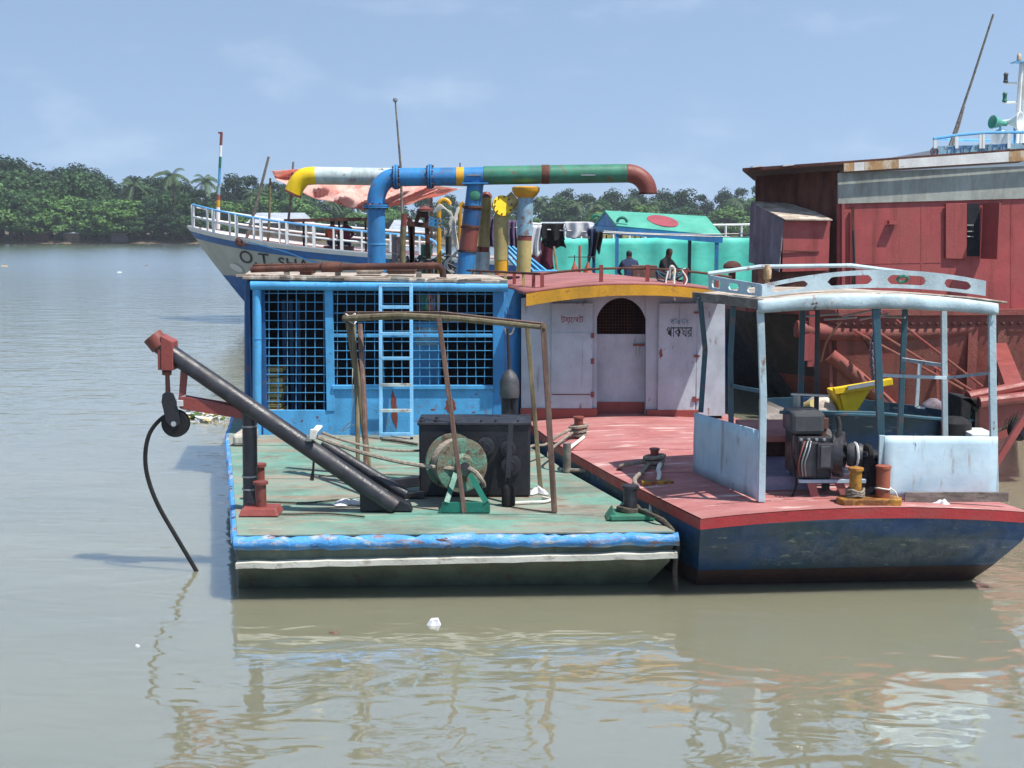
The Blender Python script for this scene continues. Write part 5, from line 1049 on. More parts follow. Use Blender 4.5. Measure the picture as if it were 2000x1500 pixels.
yh2 = thing('hooked_pole', 'orange hooked pole hung with the thick white rope coil', 'pole', V((S(898, 500).x, YB2 - 1.2, zd)))
m = MB(); m.tube([V((S(899, 450, -.6).x, YB2 - 1.2, zd)), S(899, 440, -.6), S(898, 410, -.6), S(901, 400, -.6), S(906, 396, -.6)], .045, 9); m.build('pole', 'yellow', yh2)
m = MB(); rr = random.Random(4)
for k in range(11):
    o = rr.uniform(-4, 4); d = rr.uniform(-.1, .1); m.tube(bez([S(896 + o * .3, 405, -.7 + d), S(886 + o * .6, 440, -.75 + d), S(890 + o, 470 + o, -.75 + d), S(896 + o * .5, 498 + 2 * o, -.7 + d)], 5), .022, 6)
for k in range(5): o = rr.uniform(-3, 3); m.tube(bez([S(895, 490 + o, -.7), S(885 + o, 500, -.7), S(872 + o, 512, -.7), S(874 + o, 524, -.7), S(885 + o, 532, -.7)], 4), .012, 5)
tag(m.build('white_rope_coil', 'rope_white'), 'thick bundle of white rope hanging from the orange hooked pole', 'rope coil')
m = MB()
for k in range(9): o = rr.uniform(-4, 4); m.tube(bez([S(850 + o, 415, -.4), S(862 + o, 403 + o, -.42), S(874 + o, 412 + o, -.4), S(884 + o * .5, 424 + 2 * o, -.4), S(880 + o, 450 + 4 * o, -.4)], 4), .014, 5)
tag(m.build('tangled_rope', 'rope_white'), 'tangled thin white rope over the yellow hook', 'rope')
bk = thing('blue_basket', 'small bright blue plastic basket hanging by the yellow pole', 'basket', S(850, 440, -.5)); m = MB()
for v in (424, 432, 440): m.beam(S(838, v, -.5), S(864, v + 5, -.5), .02, .02)
for u in (839, 847, 855, 863): m.beam(S(u, 422 + (u - 838) * .2, -.5), S(u - 1, 442 + (u - 838) * .15, -.5), .02, .02, (0, 1, 0))
m.build('slats', 'blue_light', bk); m = MB(); q0, q1 = S(840, 441, -.3), S(862, 428, -.3); m.box(q0.x, q1.x, q0.y, q0.y + .02, q0.z, q1.z); m.build('back', 'blue', bk)
for u0, u1, v0, v1, mt, lb, dy in ((822, 842, 478, 500, 'green_steel', 'dark green drum behind the roof clutter', .3), (765, 784, 462, 488, 'corrugated', 'grey box below the tin shed roof', .6), (870, 882, 462, 486, 'grey_plastic', 'grey tank behind the white rope bundle', .4)):
    a, b_ = S(u0, v1, dy), S(u1, v0, dy); m = MB(); m.lathe(((a.x + b_.x) / 2, a.y, zd), (0, 0, 1), [(0, (b_.x - a.x) / 2), (b_.z - zd - .03, (b_.x - a.x) / 2), (b_.z - zd - .02, (b_.x - a.x) / 2 * 1.05), (b_.z - zd, (b_.x - a.x) / 2 * 1.05)], 14); tag(m.build('drum', mt), lb, 'drum')
m = MB(); rr = random.Random(9)
for k in range(46):
    q = S(rr.uniform(768, 890), rr.uniform(500, 534), rr.uniform(-.3, .9)); a = V((rr.gauss(0, .14), rr.gauss(0, .06), rr.gauss(0, .09))); m.tube([q - a, q + V((0, 0, .03)), q + a], rr.uniform(.008, .03), 5)
for k in range(6): q = S(770 + 22 * k, 520, .5); m.box(q.x - .1, q.x + .1, q.y, q.y + .2, zd, q.z + rr.uniform(-.05, .12))
m.build('deck_clutter', 'grey_plastic', kind='stuff')['label'] = 'heap of pipes, rods and scrap on the pontoon deck'
m = MB()
for k in range(5): q = P(1045 + 8 * k, 528 + k, y=25.2); m.beam(P(965 + 12 * k, 470 + 4 * k, y=25.6), P(1030 + 14 * k, 545, y=24.8), .05, .04)
m.box(P(1040, 530, y=25).x, P(1088, 530, y=25).x, 24.6, 25.4, zd, P(1040, 528, y=25).z); tag(m.build('blue_gangway', 'blue_light'), 'light blue sloping gangway frame behind the mustard pipe', 'gangway')
q0, q1 = P(955, 500, y=27.2), P(1010, 425, y=27.2)

# ---- clothes line
YL = 27.4
def Ln(u): return P(u, 437 + (u - 900) * .046, y=YL)
m = MB(); m.tube(sag(Ln(900), Ln(1490), .05, 16), .014, 5); m.tube(sag(Ln(1180) + V((0, .1, -.02)), Ln(1490) + V((0, .1, .1)), .05, 8), .012, 5); tag(m.build('clothes_line', 'rope_white'), 'white washing line strung to the rusty shed', 'line')
def cloth(u0, u1, v0, v1, mt, lb, nm='hung_cloth', taper=0, hem=0, seed=1, dy=0):
    m = MB()
    def fn(s, t):
        us = u0 + (u1 - u0) * s; uc = (u0 + u1) / 2; u = uc + (us - uc) * (1 - taper * t) + 2 * math.sin(t * 4 + seed); v = v0 + (v1 - v0) * t + hem * math.sin(s * 9 + seed) * t
        return P(u, v, y=YL - .03 + dy + .07 * math.sin(s * 11 + seed + t * 2) * (.3 + t))
    m.grid(fn, 16, 10); return tag(m.build(nm, mt, solid=.008), lb, 'laundry')
cloth(1036, 1058, 440, 500, 'cloth_white', 'white garment hanging beside the pale blue column', hem=3, seed=2); cloth(1058, 1102, 436, 470, 'cloth_black', 'black shirt hanging on the washing line', hem=2, seed=3); cloth(1060, 1104, 468, 484, 'cloth_black', 'black trousers folded below the black shirt', seed=4, dy=.12, hem=3)
cloth(1104, 1153, 433, 464, 'cloth_white', 'white crumpled cloth on the washing line next to the black shirt', hem=3, seed=5); cloth(1146, 1165, 446, 508, 'cloth_navy', 'navy garment hanging at the blue canopy post', taper=.3, hem=6, seed=6, dy=-.1); cloth(1160, 1176, 452, 492, 'cloth_black', 'dark narrow cloth hung beside the navy garment', taper=.2, hem=5, seed=7, dy=-.15)
cloth(1042, 1078, 470, 528, 'cloth_maroon', 'maroon patterned cloth draped low behind the column', taper=-.3, hem=4, seed=8, dy=.3); cloth(955, 968, 424, 482, 'cloth_purple', 'purple cloth hanging between the columns', seed=9); cloth(994, 1010, 430, 488, 'cloth_purple', 'purple cloth strip beside the pale blue column', seed=10)
pole('leaning_pole', stand(P(1108, 527, y=25.5), zd), P(1082, 482, y=26.8), .035, 'bamboo', 'leaning wooden pole propping the washing line')

# ================================================================== ferry with mint screen and flag roof
YM = 30.0
fer = thing('canopy_ferry', 'passenger boat with bright mint side screen behind the cabin', 'boat', (3, 30, 0)); ZM = 1.35
m = MB(); m.loft([[V((-.8, 28.7, -.5)), V((7.5, 28.7, -.5)), V((7.9, 33, -.5)), V((-1.2, 33, -.5))], [V((-1.0, 28.2, ZM)), V((8.0, 28.2, ZM)), V((8.3, 33.5, ZM)), V((-1.6, 33.5, ZM))]]); m.build('hull', 'ship_blue', fer)
m = MB(); m.box(-1.6, 8.3, 28.2, 33.5, ZM, ZM + .04); m.build('deck', 'grey_wood', fer)
m = MB()
def mint(s, t):
    u = 1010 + 470 * s; y = 32.6; v = (467 - 8 * math.sin(s * 3.4) ** 2 * .6 + 6 * math.sin(s * 5.5 + .8)) if False else 466 - 7 * (2 * s - 1.1) ** 2 + 2 * math.sin(s * 7)
    q = P(u, v, y=y); return V((q.x, y + .02 * math.sin(s * 47 + 2 * t) + .03 * noise.noise(V((s * 9, t * 3, 0))), ZM + .05 + (q.z - ZM - .05) * t))
m.grid(mint, 120, 10); m.build('side_screen', 'tarp_mint', fer, solid=.01)
m = MB()
for k in range(16): q = mint(k / 15, 1); m.cyl((q.x, q.y + .05, ZM), (q.x, q.y + .05, q.z + .30), .03, seg=6)
m.tube([mint(k / 15, 1) + V((0, .05, .3)) for k in range(16)], .03, 6); m.build('screen_rail', 'ship_white', fer)
m = MB(); rr = random.Random(21)
for k in range(26): q = P(1165 + k * 11, 462, y=35.5); m.box(q.x - .09, q.x + .1, 35, 35.3, ZM, q.z + rr.uniform(-.1, .14))
tag(m.build('far_fence', 'cream'), 'row of pale pickets seen above the mint screen', 'fence')
# canopy with the painted roof
cn = thing('flag_roof_canopy', 'blue post canopy with green pitched roof bearing a red disc', 'canopy', (3.3, YM, ZM))
yf, yr2 = 29.0, 31.0
A, B = P(1205, 443, y=yf), P(1411, 462, y=yf); rgA, rgB = P(1181, 413, y=30.0), P(1379, 424, y=30.0); Bk, Bk2 = P(1160, 440, y=yr2), P(1400, 448, y=yr2)
m = MB(); m.add([A, B, rgB, rgA], [(0, 1, 2, 3)]); m.add([rgA, rgB, Bk2, Bk], [(0, 1, 2, 3)]); m.build('roof', 'roof_green', cn, solid=.05)
m = MB(); m.prism([A + V((.02, .03, -.02)), rgA + V((.02, 0, -.03)), Bk + V((.02, -.03, -.02))], (.03, 0, 0)); m.build('gable', 'blue', cn)
m = MB(); m.beam(A + V((0, -.02, -.09)), B + V((0, -.02, -.07)), .06, .16); m.beam(A + V((0, 0, -.09)), Bk + V((0, 0, -.09)), .06, .16); m.build('eave_board', 'blue', cn)
nrm = (B - A).cross(rgA - A).normalized(); nrm = nrm if nrm.z > 0 else -nrm
def onroof(s_, t_): return A.lerp(B, s_).lerp(rgA.lerp(rgB, s_), t_) + nrm * .045
m = MB(); m.prism([onroof(.50 + .145 * math.cos(6.283 * k / 32), .50 + .33 * math.sin(6.283 * k / 32)) for k in range(32)], nrm * .006); m.build('red_disc', 'flag_red', cn)
for u, yy in ((1205, yf), (1400, yf), (1347, yr2), (1160, yr2)): q = P(u, 470, y=yy); m = MB(); m.beam((q.x, yy, ZM + .04), (q.x, yy, A.z - .08 if yy == yf and u < 1300 else B.z - .05), .075, .075, (0, 1, 0)); m.build('post', 'blue' if u != 1347 else 'teal_steel', cn)
for u, v, yy in ((1215, 432, 29.1), (1165, 427, 30.9)):
    c = P(u, v, y=yy); m = MB(); m.tube([c + V((.11 * math.cos(a), 0, .11 * math.sin(a) - .03)) for a in [i * .314 for i in range(11)]], .032, 8); m.build('roof_ring', 'green_steel', cn)

# ---- people: one continuous skinned body each
def person(label, base, yaw, scale, shirt, trousers, lean=.12, head_yaw=0, arms=0, name='person'):
    J = {'pel': (0, 0, .0), 'sp1': (0, lean * .3, .22), 'chest': (0, lean * .8, .42), 'neck': (0, lean * 1.1, .58), 'head': (0, lean * 1.2 + .02, .70), 'crown': (0, lean * 1.2 + .02, .80)}
    rad = {'pel': .155, 'sp1': .14, 'chest': .15, 'neck': .058, 'head': .095, 'crown': .07}; E_ = [('pel', 'sp1'), ('sp1', 'chest'), ('chest', 'neck'), ('neck', 'head'), ('head', 'crown')]
    for s, n in ((-1, 'l'), (1, 'r')):
        J.update({n + 'sh': (s * .18, lean * .85, .48), n + 'el': (s * .26, .12 + lean, .24 + .05 * arms), n + 'wr': (s * (.16 + .12 * arms), .34 + lean, .16 + .14 * arms), n + 'ha': (s * (.14 + .12 * arms), .42 + lean, .15 + .14 * arms), n + 'hip': (s * .10, .02, -.02), n + 'kn': (s * .15, .44, .02), n + 'an': (s * .14, .40, -.40), n + 'to': (s * .15, .56, -.45)})
        rad.update({n + 'sh': .075, n + 'el': .048, n + 'wr': .036, n + 'ha': .04, n + 'hip': .10, n + 'kn': .068, n + 'an': .045, n + 'to': .04})
        E_ += [('chest', n + 'sh'), (n + 'sh', n + 'el'), (n + 'el', n + 'wr'), (n + 'wr', n + 'ha'), ('pel', n + 'hip'), (n + 'hip', n + 'kn'), (n + 'kn', n + 'an'), (n + 'an', n + 'to')]
    ks = list(J); me = bpy.data.meshes.new('skeleton'); me.from_pydata([J[k] for k in ks], [(ks.index(a), ks.index(b)) for a, b in E_], [])
    o = bpy.data.objects.new('skeleton', me); COL.objects.link(o); sk = o.modifiers.new('skin', 'SKIN'); o.modifiers.new('sub', 'SUBSURF').levels = 2
    for i, k in enumerate(ks): d = me.skin_vertices[0].data[i]; d.radius = (rad[k], rad[k] * (.8 if k in ('pel', 'sp1', 'chest') else 1)); d.use_root = (k == 'pel')
    bpy.context.view_layer.update(); out = bpy.data.meshes.new_from_object(o.evaluated_get(bpy.context.evaluated_depsgraph_get())); bpy.data.objects.remove(o)
    for mt in (shirt, trousers, 'skin', 'hair'): out.materials.append(M[mt])
    hy = J['head'][1]
    for p in out.polygons:
        c = p.center; r2 = math.hypot(c.x, c.y - hy); p.use_smooth = True
        if c.z > .60: p.material_index = 3 if (c.z > .73 or (c.y < hy + .02 and c.z > .64)) else 2
        elif c.z < .06 and not (c.y > .2 and abs(c.x) > .06 and c.z > .1): p.material_index = 1 if c.z > -.36 else 2
        elif c.y > .20 + lean and c.z < .45: p.material_index = 2
        elif c.y > .2 and c.z < .13: p.material_index = 1
    b_ = bpy.data.objects.new(name, out); COL.objects.link(b_); b_.location = base; b_.rotation_euler = (0, 0, yaw); b_.scale = (scale,) * 3
    return tag(b_, label, 'person')
def seatbox(p, lb, mt='old_wood', w=.22):
    m = MB(); m.box(p.x - w, p.x + w, p.y - .18, p.y + .18, ZM + .04, p.z - .145); m.box(p.x - w - .02, p.x + w + .02, p.y - .2, p.y + .2, p.z - .16, p.z - .135); return tag(m.build('bench', mt), lb, 'bench')
q = P(1230, 549, y=28.6); person('person in dark patterned shirt sitting with back turned under the ferry canopy', q, .1, .85, 'cloth_navy', 'cloth_black', .10); seatbox(q, 'low bench under the person with back turned')
q = P(1293, 551, y=28.6); person('person in black shirt leaning forward with arms out by the mint screen', q, -2.2, .95, 'cloth_black', 'cloth_navy', .14, arms=1); seatbox(q, 'low bench under the person leaning forward')

# ================================================================== white tanker with blue boot stripe
tk = thing('white_ship', 'large white ship with blue stripe, rails and high bow', 'ship', (0, 42, 0))
def ty(x): return 44.0 - .16 * (x + 12.0)
xs0 = X(366, 47.2)
def deck_z(x): d = max(0, x - xs0); return 2.05 + (Zv(443, 47.2) - 2.05) * math.exp(-d / 6.4) if d < 40 else 2.05
def half(x, k):  # half breadth at deck (k=1) or waterline (k=0)
    s0 = xs0 if k > .99 else xs0 + 2.7 * (1 - k); d = max(0, x - s0); b = 3.6 if k > .5 else 3.3
    return b * (1 - math.exp(-d / (3.2 if k > .5 else 4.0)))
def tank_pt(x, z, sd=-1):
    dz_ = deck_z(x); k = max(0, min(1, z / dz_)); s0 = xs0 + 2.7 * (1 - k)
    d = max(0, x - s0); b = (3.3 + .3 * k); hw = b * (1 - math.exp(-d / (4.0 - .8 * k))); return V((x, ty(x) + 3.2 + sd * hw, z))
def strip(z0f, z1f, name, mt, off=0, xe=19, n=70):
    m = MB()
    for sd in (-1, 1):
        def fn(s, t):
            zz = None; x = xs0 + (xe - xs0) * s ** 1.6
            for _ in range(1): z0, z1 = z0f(x), z1f(x)
            z = z0 + (z1 - z0) * t; k = max(0, min(1, z / deck_z(x))); x2 = max(x, xs0 + 2.7 * (1 - k)); q = tank_pt(x2, z, sd); return q + V((0, sd * off, 0))
        m.grid(fn, n, 6)
    return m.build(name, mt, tk)
zb = Zv(538, 46.5)
strip(lambda x: -.6, lambda x: zb, 'lower_hull', 'ship_blue'); strip(lambda x: zb, lambda x: deck_z(x) - .35, 'upper_hull', 'ship_grey'); strip(lambda x: deck_z(x) - .35, lambda x: deck_z(x) - .12, 'blue_stripe', 'ship_blue', .015); strip(lambda x: deck_z(x) - .12, lambda x: deck_z(x) + .06, 'bulwark', 'ship_white', .04)
m = MB()
def dkf(s, t): x = xs0 + .02 + (18.9 - xs0) * s ** 1.6; a, b_ = tank_pt(x, deck_z(x), -1), tank_pt(x, deck_z(x), 1); q = a.lerp(b_, t); q.z -= .05; return q
m.grid(dkf, 60, 2); m.build('deck', 'rust_red', tk)
def rail_pt(x, h, sd=-1): q = tank_pt(x, deck_z(x), sd); return q + V((0, .04 * -sd, h))
xr0 = xs0 + .30
def rh_(x): return .86 - .16 * min(1, (x - xr0) / 8)
xr_end = X(825, 42.6)
for hh, mt, rr_ in ((1.0, 'rail_blue', .04), (.5, 'ship_white', .035)): m = MB(); m.tube([rail_pt(xr0 + (xr_end - xr0) * k / 30, rh_(xr0 + (xr_end - xr0) * k / 30) * hh) for k in range(31)], rr_, 7); m.build('rail', mt, tk)
m = MB(); m.tube([rail_pt(xr_end, rh_(xr_end)), rail_pt(xr_end + .4, .55), rail_pt(xr_end + .8, .05)], .045, 7); m.build('rail', 'rail_blue', tk)
k = 0; xx = xr0
while xx < xr_end:
    m = MB(); w_ = .10 if k % 2 == 0 else .055; m.beam(rail_pt(xx, -.02), rail_pt(xx, rh_(xx)), w_, .10, (0, 1, 0)); m.build('rail_post', 'ship_white', tk); xx += (.70, .28)[k % 2]; k += 1
for hh in (.45, .86): m = MB(); m.tube([rail_pt(xr0 + (xr_end - xr0) * k / 30, hh * .9, 1) for k in range(31)], .04, 6); m.build('rail', 'ship_white', tk)
# ---- poles and pink cloth
YS = 45.6
def G(u, v, dy=0): return P(u, v, y=YS + dy)
pole('bamboo_pole', V((G(481, 520).x, YS, deck_z(G(481, 520).x) - .1)), G(525, 306), .06, 'grey_wood', 'tall leaning bamboo pole left of the pink cloth')
pole('bamboo_pole', V((G(524, 520).x, YS, deck_z(G(524, 520).x) - .1)), G(528, 348), .05, 'bamboo', 'upright bamboo pole beside the leaning one')
pole('bamboo_pole', V((G(556, 520).x, YS + .3, deck_z(G(556, 520).x) - .1)), G(573, 316, .3), .05, 'grey_wood', 'thin pole behind the yellow pipe bend')
pole('bamboo_pole', V((G(842, 520).x, YS, deck_z(G(842, 520).x) - .1)), G(842, 372), .06, 'grey_wood', 'grey pole at the right end of the pink cloth')
m = MB()
def cl(s, t):
    up = [(531, 334), (610, 328), (720, 352), (800, 362), (850, 362), (892, 368)]; lo = [(540, 352), (600, 382), (690, 407), (722, 411), (800, 398), (893, 372)]
    def ev(a, s): k = s * (len(a) - 1); i = min(int(k), len(a) - 2); f = k - i; return a[i][0] + f * (a[i + 1][0] - a[i][0]), a[i][1] + f * (a[i + 1][1] - a[i][1])
    (u0, v0), (u1, v1) = ev(up, s), ev(lo, s); dy = .55 * math.sin(t * 3.0 + s * 5) + .16 * math.sin(s * 55 + t * 7) * (.3 + t) + .45 * noise.noise(V((s * 6, t * 2.5, 0)))
    return P(u0 + (u1 - u0) * t, v0 + (v1 - v0) * t + 1.4 * math.sin(s * 46 + 3 * t) * t, y=YS - .3 + dy * .9)
m.grid(cl, 64, 16); tag(m.build('pink_cloth', 'cloth_pink', solid=.006), 'long patterned pink cloth billowing behind the pipes', 'cloth')
m = MB(); m.tube([G(526, 334), cl(0, 0)], .01, 5); m.tube([cl(1, 0), G(905, 368)], .01, 5); m.tube([cl(.55, 0), cl(.8, 0), cl(1, 0)], .012, 5); tag(m.build('cloth_line', 'rope_white'), 'line holding up the pink cloth', 'line')

# name on the bow
def hullpix(u, v):
    y = 43.0
    for _ in range(12): q = P(u, v, y=y); y = tank_pt(q.x, q.z).y
    return q
def hull_text(txt, u, v, hpx, mt, sp=1.0):
    me = text_mesh(txt, 1, .012); ys = [q.co.y for q in me.vertices]; xs = [q.co.x for q in me.vertices]; o = hullpix(u, v); s = hpx * o.y / F / (max(ys) - min(ys))
    put_text(me, lambda x, y: tank_pt(o.x + (x - min(xs)) * s * sp, o.z + (y - min(ys)) * s - .10 * (x - min(xs)) * s) + V((0, -.02, 0)), mt, tk, 'name_lettering')
hull_text('O.', 470, 513, 25, 'ink_dark', 1.15); hull_text('T.', 507, 516, 22, 'ink_dark', 1.25); hull_text('SHA', 545, 522, 20, 'ink_dark', 1.3)
def blob(u, v, wpx, hpx, mt, name):
    m = MB(); c = hullpix(u, v); n = 20; pts = []
    for k in range(n): a = 6.283 * k / n; pts.append(tank_pt(c.x + math.cos(a) * wpx * .0166 * 1.1, c.z + math.sin(a) * hpx * .0166 - math.cos(a) * wpx * .006) + V((0, -.03, 0)))
    m.prism(pts, (0, -.03, 0)); return m.build(name, mt, tk)
blob(462, 523, 15, 8, 'ship_white', 'hawse_patch'); 
m = MB(); c = hullpix(470, 472); q = tank_pt(c.x, c.z); m.lathe(q + V((0, .05, 0)), (-.3, -1, 0), [(0, .18), (.12, .17), (.18, .10), (.24, .05)], 12); m.beam(q + V((-.1, -.2, -.05)), q + V((.22, -.25, -.12)), .09, .09); m.build('anchor', 'rust_sheet', tk)
m = MB()
bars = [(486, 473), (520, 481), (560, 492), (600, 507), (625, 516)]
for (ua, va), (ub_, vb_) in zip(bars, bars[1:]):
    a, b_ = hullpix(ua, va), hullpix(ub_, vb_); m.beam(a + V((0, -.03, 0)), b_ + V((0, -.03, 0)), .04, .05)
m.build('rubbing_bar', 'rail_blue', tk)
# bow staff with painted bands
sp0 = P(425, 421, y=47); staff = thing('bow_staff', 'bow staff banded red, white, green, blue and yellow', 'pole', sp0)
zs_ = [(421, 405, 'ship_white', .075), (405, 391, 'yellow', .07), (391, 380, 'orange', .062), (380, 360, 'paleblue_pipe', .055), (360, 328, 'blue_light', .05), (328, 306, 'green_steel', .05), (306, 284, 'ship_white', .05), (284, 259, 'rust_red', .05)]
for v0, v1, mt, rr_ in zs_: m = MB(); a, b_ = P(425 + (421 - v0) * .047, v0, y=47), P(425 + (421 - v1) * .047, v1, y=47); m.cyl(V((a.x, 47, a.z - (.5 if v0 == 421 else 0))), b_, rr_, seg=10); m.build('band', mt, staff)
m = MB(); q = P(431, 261, y=47); m.box(q.x - .08, q.x + .06, 46.95, 47.05, q.z, q.z + .06); m.build('staff_head', 'rust_red', staff)
# people and awning on the ship
m = MB(); q0, q1 = P(561, 431, y=45.6), P(722, 428, y=45.6); m.beam(q0, q1, 1.4, .10); 
for u in (590, 660, 712): q = P(u, 432, y=45.6); m.beam((q.x, 45.9, deck_z(q.x) - .1), (q.x, 45.9, q.z), .07, .07, (0, 1, 0))
tag(m.build('deck_awning', 'rust_sheet'), 'dark flat awning on posts over the ship deck', 'awning')
for u, v, sh, lb in ((648, 473, 'cloth_orange', 'person in orange shirt sitting under the dark awning on the ship'), (676, 473, 'cloth_maroon', 'person in maroon shirt sitting beside the orange shirt on the ship')):
    q = P(u, v, y=45.6); person(lb, q, R.uniform(-.4, .4), 1.0, sh, 'cloth_navy', .1)
    m = MB(); m.box(q.x - .25, q.x + .25, 45.4, 45.8, deck_z(q.x) - .06, q.z - .15); m.box(q.x - .27, q.x + .27, 45.38, 45.82, q.z - .17, q.z - .13); tag(m.build('stool', 'old_wood'), 'stool under ' + lb[:lb.index(' sitting')] + ' on the ship', 'stool')
# bridge at the stern
YX = 38.0
def U(u, v, dy=0): return P(u, v, y=YX + dy)
xb0 = U(1822, 300).x
m = MB(); m.box(xb0 + .05, xb0 + 8, YX + .15, YX + 5, 2.0, U(1822, 292).z); m.build('bridge_house', 'ship_white', tk)
m = MB(); m.prism([U(1819, 302), U(2080, 306), U(2080, 276), U(1823, 286)], (0, .06, 0)); sb = m.build('bridge_board', 'paleblue_pipe', tk)
me = text_mesh('েমসাস খান েসাস', 1, 0); ys = [q.co.y for q in me.vertices]; xs = [q.co.x for q in me.vertices]; o0 = U(1848, 303); wd = U(1973, 303).x - o0.x; s1 = wd / (max(xs) - min(xs)); s2 = 17 * YX / F / (max(ys) - min(ys))
put_text(me, lambda x, y: V((o0.x + (x - min(xs)) * s1, YX - .012, o0.z + (y - min(ys)) * s2 + (x - min(xs)) * s1 * .045)), 'ink_blue', sb)
m = MB()
for u, v in ((1898, 287), (1972, 283)): m.beam(U(u - 3, v + 3, -.012), U(u + 2, v - 3, -.012), .035, .01)
m.build('lettering_mark', 'ink_blue', sb)
m = MB(); c = U(1825, 296, -.01); m.tube([c + V((.11 * math.cos(a), 0, .11 * math.sin(a))) for a in [i * .449 for i in range(14)]], .02, 5, closed=True); m.lathe(c + V((0, .01, 0)), (0, -1, 0), [(0, .04), (.02, .04)], 10); m.build('emblem', 'rust_red', sb)
for hh in ((1824, 271, 1918, 260, 2080, 254),): m = MB(); m.tube([U(1824, 271), U(1870, 264), U(1915, 260), U(1930, 259), U(2080, 258)], .045, 7); m.tube([U(1824, 272), U(1880, 274, 3), U(1990, 276, 3)], .04, 6); m.build('rail', 'rail_blue', tk)
for u, v in ((1826, 272), (1868, 265), (1915, 261), (1920, 261), (1970, 259)): m = MB(); m.beam(U(u, v), U(u, 290), .09, .07, (0, 1, 0)); m.build('rail_post', 'ship_white', tk)
ms = thing('signal_mast', 'white signal mast with lamps above the far ship bridge', 'mast', U(1996, 280, 1)); yy = 1.0
for u0, u1 in ((1992, 1995), (2004, 2000)): m = MB(); m.tube([U(u0 - 8, 290, yy), U(u1, 122, yy)], [.09, .06], 8); m.build('mast_leg', 'ship_white', ms)
for v, u in ((162, 1964), (200, 1962)): m = MB(); m.tube([U(1996, v, yy), U(u, v + 1, yy)], .035, 6); b_ = m.build('lamp_arm', 'ship_white', ms); m = MB(); m.lathe(U(u, v, yy), (0, 0, 1), [(0, .06), (.05, .08), (.08, .06), (.22, .06), (.25, .08), (.3, .04)], 10); m.build('signal_lamp', 'green_steel' if v > 180 else 'grey_plastic', b_)
m = MB(); m.box(U(1984, 0, yy).x, U(2010, 0, yy).x, YX + yy - .2, YX + yy + .2, U(0, 123, yy).z, U(0, 121, yy).z); b_ = m.build('top_plate', 'rail_blue', ms); m = MB(); m.lathe(U(1990, 120, yy), (0, 0, 1), [(0, .06), (.05, .07), (.2, .06), (.25, .02)], 10); m.build('signal_lamp', 'fascia_rust', b_)
m = MB(); [m.beam(U(1998, v, yy), U(2010, v, yy), .06, .04) for v in (150, 175, 205, 230, 255)]; m.build('rungs', 'ship_white', ms)
for u, v, r0, mt, lb, dr in ((1950, 240, .20, 'roof_green', 'mint green horn loudspeaker on the bridge rail', (-1, -.35, .1)), (1978, 238, .30, 'ship_white', 'white horn loudspeaker beside the signal mast', (.75, -.65, 0))):
    t_ = thing('horn_speaker', lb, 'loudspeaker', U(u, 280, .4)); m = MB(); m.lathe(U(u, v, .4), dr, [(-.28, .07), (-.10, .08), (.0, .13), (.14, r0 * .85), (.22, r0), (.225, r0 * .9), (.1, .05)], 18); m.build('horn', mt, t_); m = MB(); m.cyl(U(u + 4, 290, .4), U(u + 4, v + 4, .4), .04, seg=8); m.build('bracket', 'rail_blue', t_)
m = MB(); m.lathe(U(1952, 282, .6), (0, 0, 1), [(0, .25), (.3, .26), (.4, .18), (.46, .05)], 16); tag(m.build('radar_dome', 'ship_white'), 'white dome behind the bridge rail', 'dome')
pole('bamboo_pole', U(1853, 290, .8), U(1940, 28, .8), .042, 'grey_wood', 'very tall slanting bamboo pole beside the far ship bridge'); pole('bamboo_pole', U(1858, 290, 1.0), U(1883, 208, 1.0), .04, 'grey_wood', 'short slanting pole beside the very tall one')

# ================================================================== red barge with deckhouse
bg_ = thing('red_barge', 'big rust red steel barge with bow coloured dark for shade', 'barge', (6, 24, 0))
def BX(u, t=None): # wall plane
    pass
wa, wb = V((X(1640, 22.3), 22.3, 0)), V((X(2060, 22.6), 22.6, 0))
def BW(u, v, off=0):
    """point on the deckhouse wall"""
    a = (u - 1000) / F; d = V((a, 1)); n = V((wb.y - wa.y, wa.x - wb.x)); 
    t = (wa.x * n.x + wa.y * n.y) / (P(u, v, y=1).x * n.x + n.y); q = P(u, v, y=t); return q + V((n.x, n.y, 0)).normalized() * (off if n.y < 0 else -off)
def bplate(pts, name, mt, off=0, th=.05, parent=bg_, bevel=0): m = MB(); a = [BW(u, v, off) for u, v in pts]; nn = (wb - wa).normalized(); nn = V((-nn.y, nn.x, 0)); m.prism(a, nn * th); return m.build(name, mt, parent, bevel=bevel)
ZB = BW(1800, 605).z
hull_top = [V((X(1418, 25.2), 25.2, ZB)), V((X(1430, 24.0), 24.0, ZB)), V((X(1470, 23.1), 23.1, ZB)), V((X(1560, 22.4), 22.4, ZB)), V((X(1640, 21.95), 21.95, ZB)), V((X(2060, 22.2), 22.2, ZB)), V((10.4, 22.3, ZB)), V((11, 27.5, ZB)), V((4.6, 28, ZB))]
def hring(z, k): c = V((7, 25, 0)); return [V((p.x + (c.x - p.x) * k * (1.6 if i < 4 else .35), p.y + (c.y - p.y) * k * (.5 if i < 4 else .35), z)) for i, p in enumerate(hull_top)]
m = MB(); m.loft([hring(-.6, .34), hring(0, .26), hring(.7, .13), hring(ZB - .25, .02), hring(ZB, 0)]); hb = m.build('hull', ['barge_hull', 'barge_bow_shade'], bg_)
for p in hb.data.polygons:
    if p.center.x < X(1590, 22.6): p.material_index = 1  # bow faces get the dark tone that paints in their shade
m = MB(); hr = hring(ZB - .02, -.006)
for i in range(6): m.beam(hr[i], hr[i + 1], .12, .10)
m.build('deck_edge', 'barge_hull', bg_)
m = MB(); a, b_ = hr[4], hr[6]
for k in range(34): q = a.lerp(b_, k / 33) + V((0, -.02, -.20)); m.lathe(q, (-.2, -1, 0), [(0, .03), (.03, .03), (.04, .015)], 6)
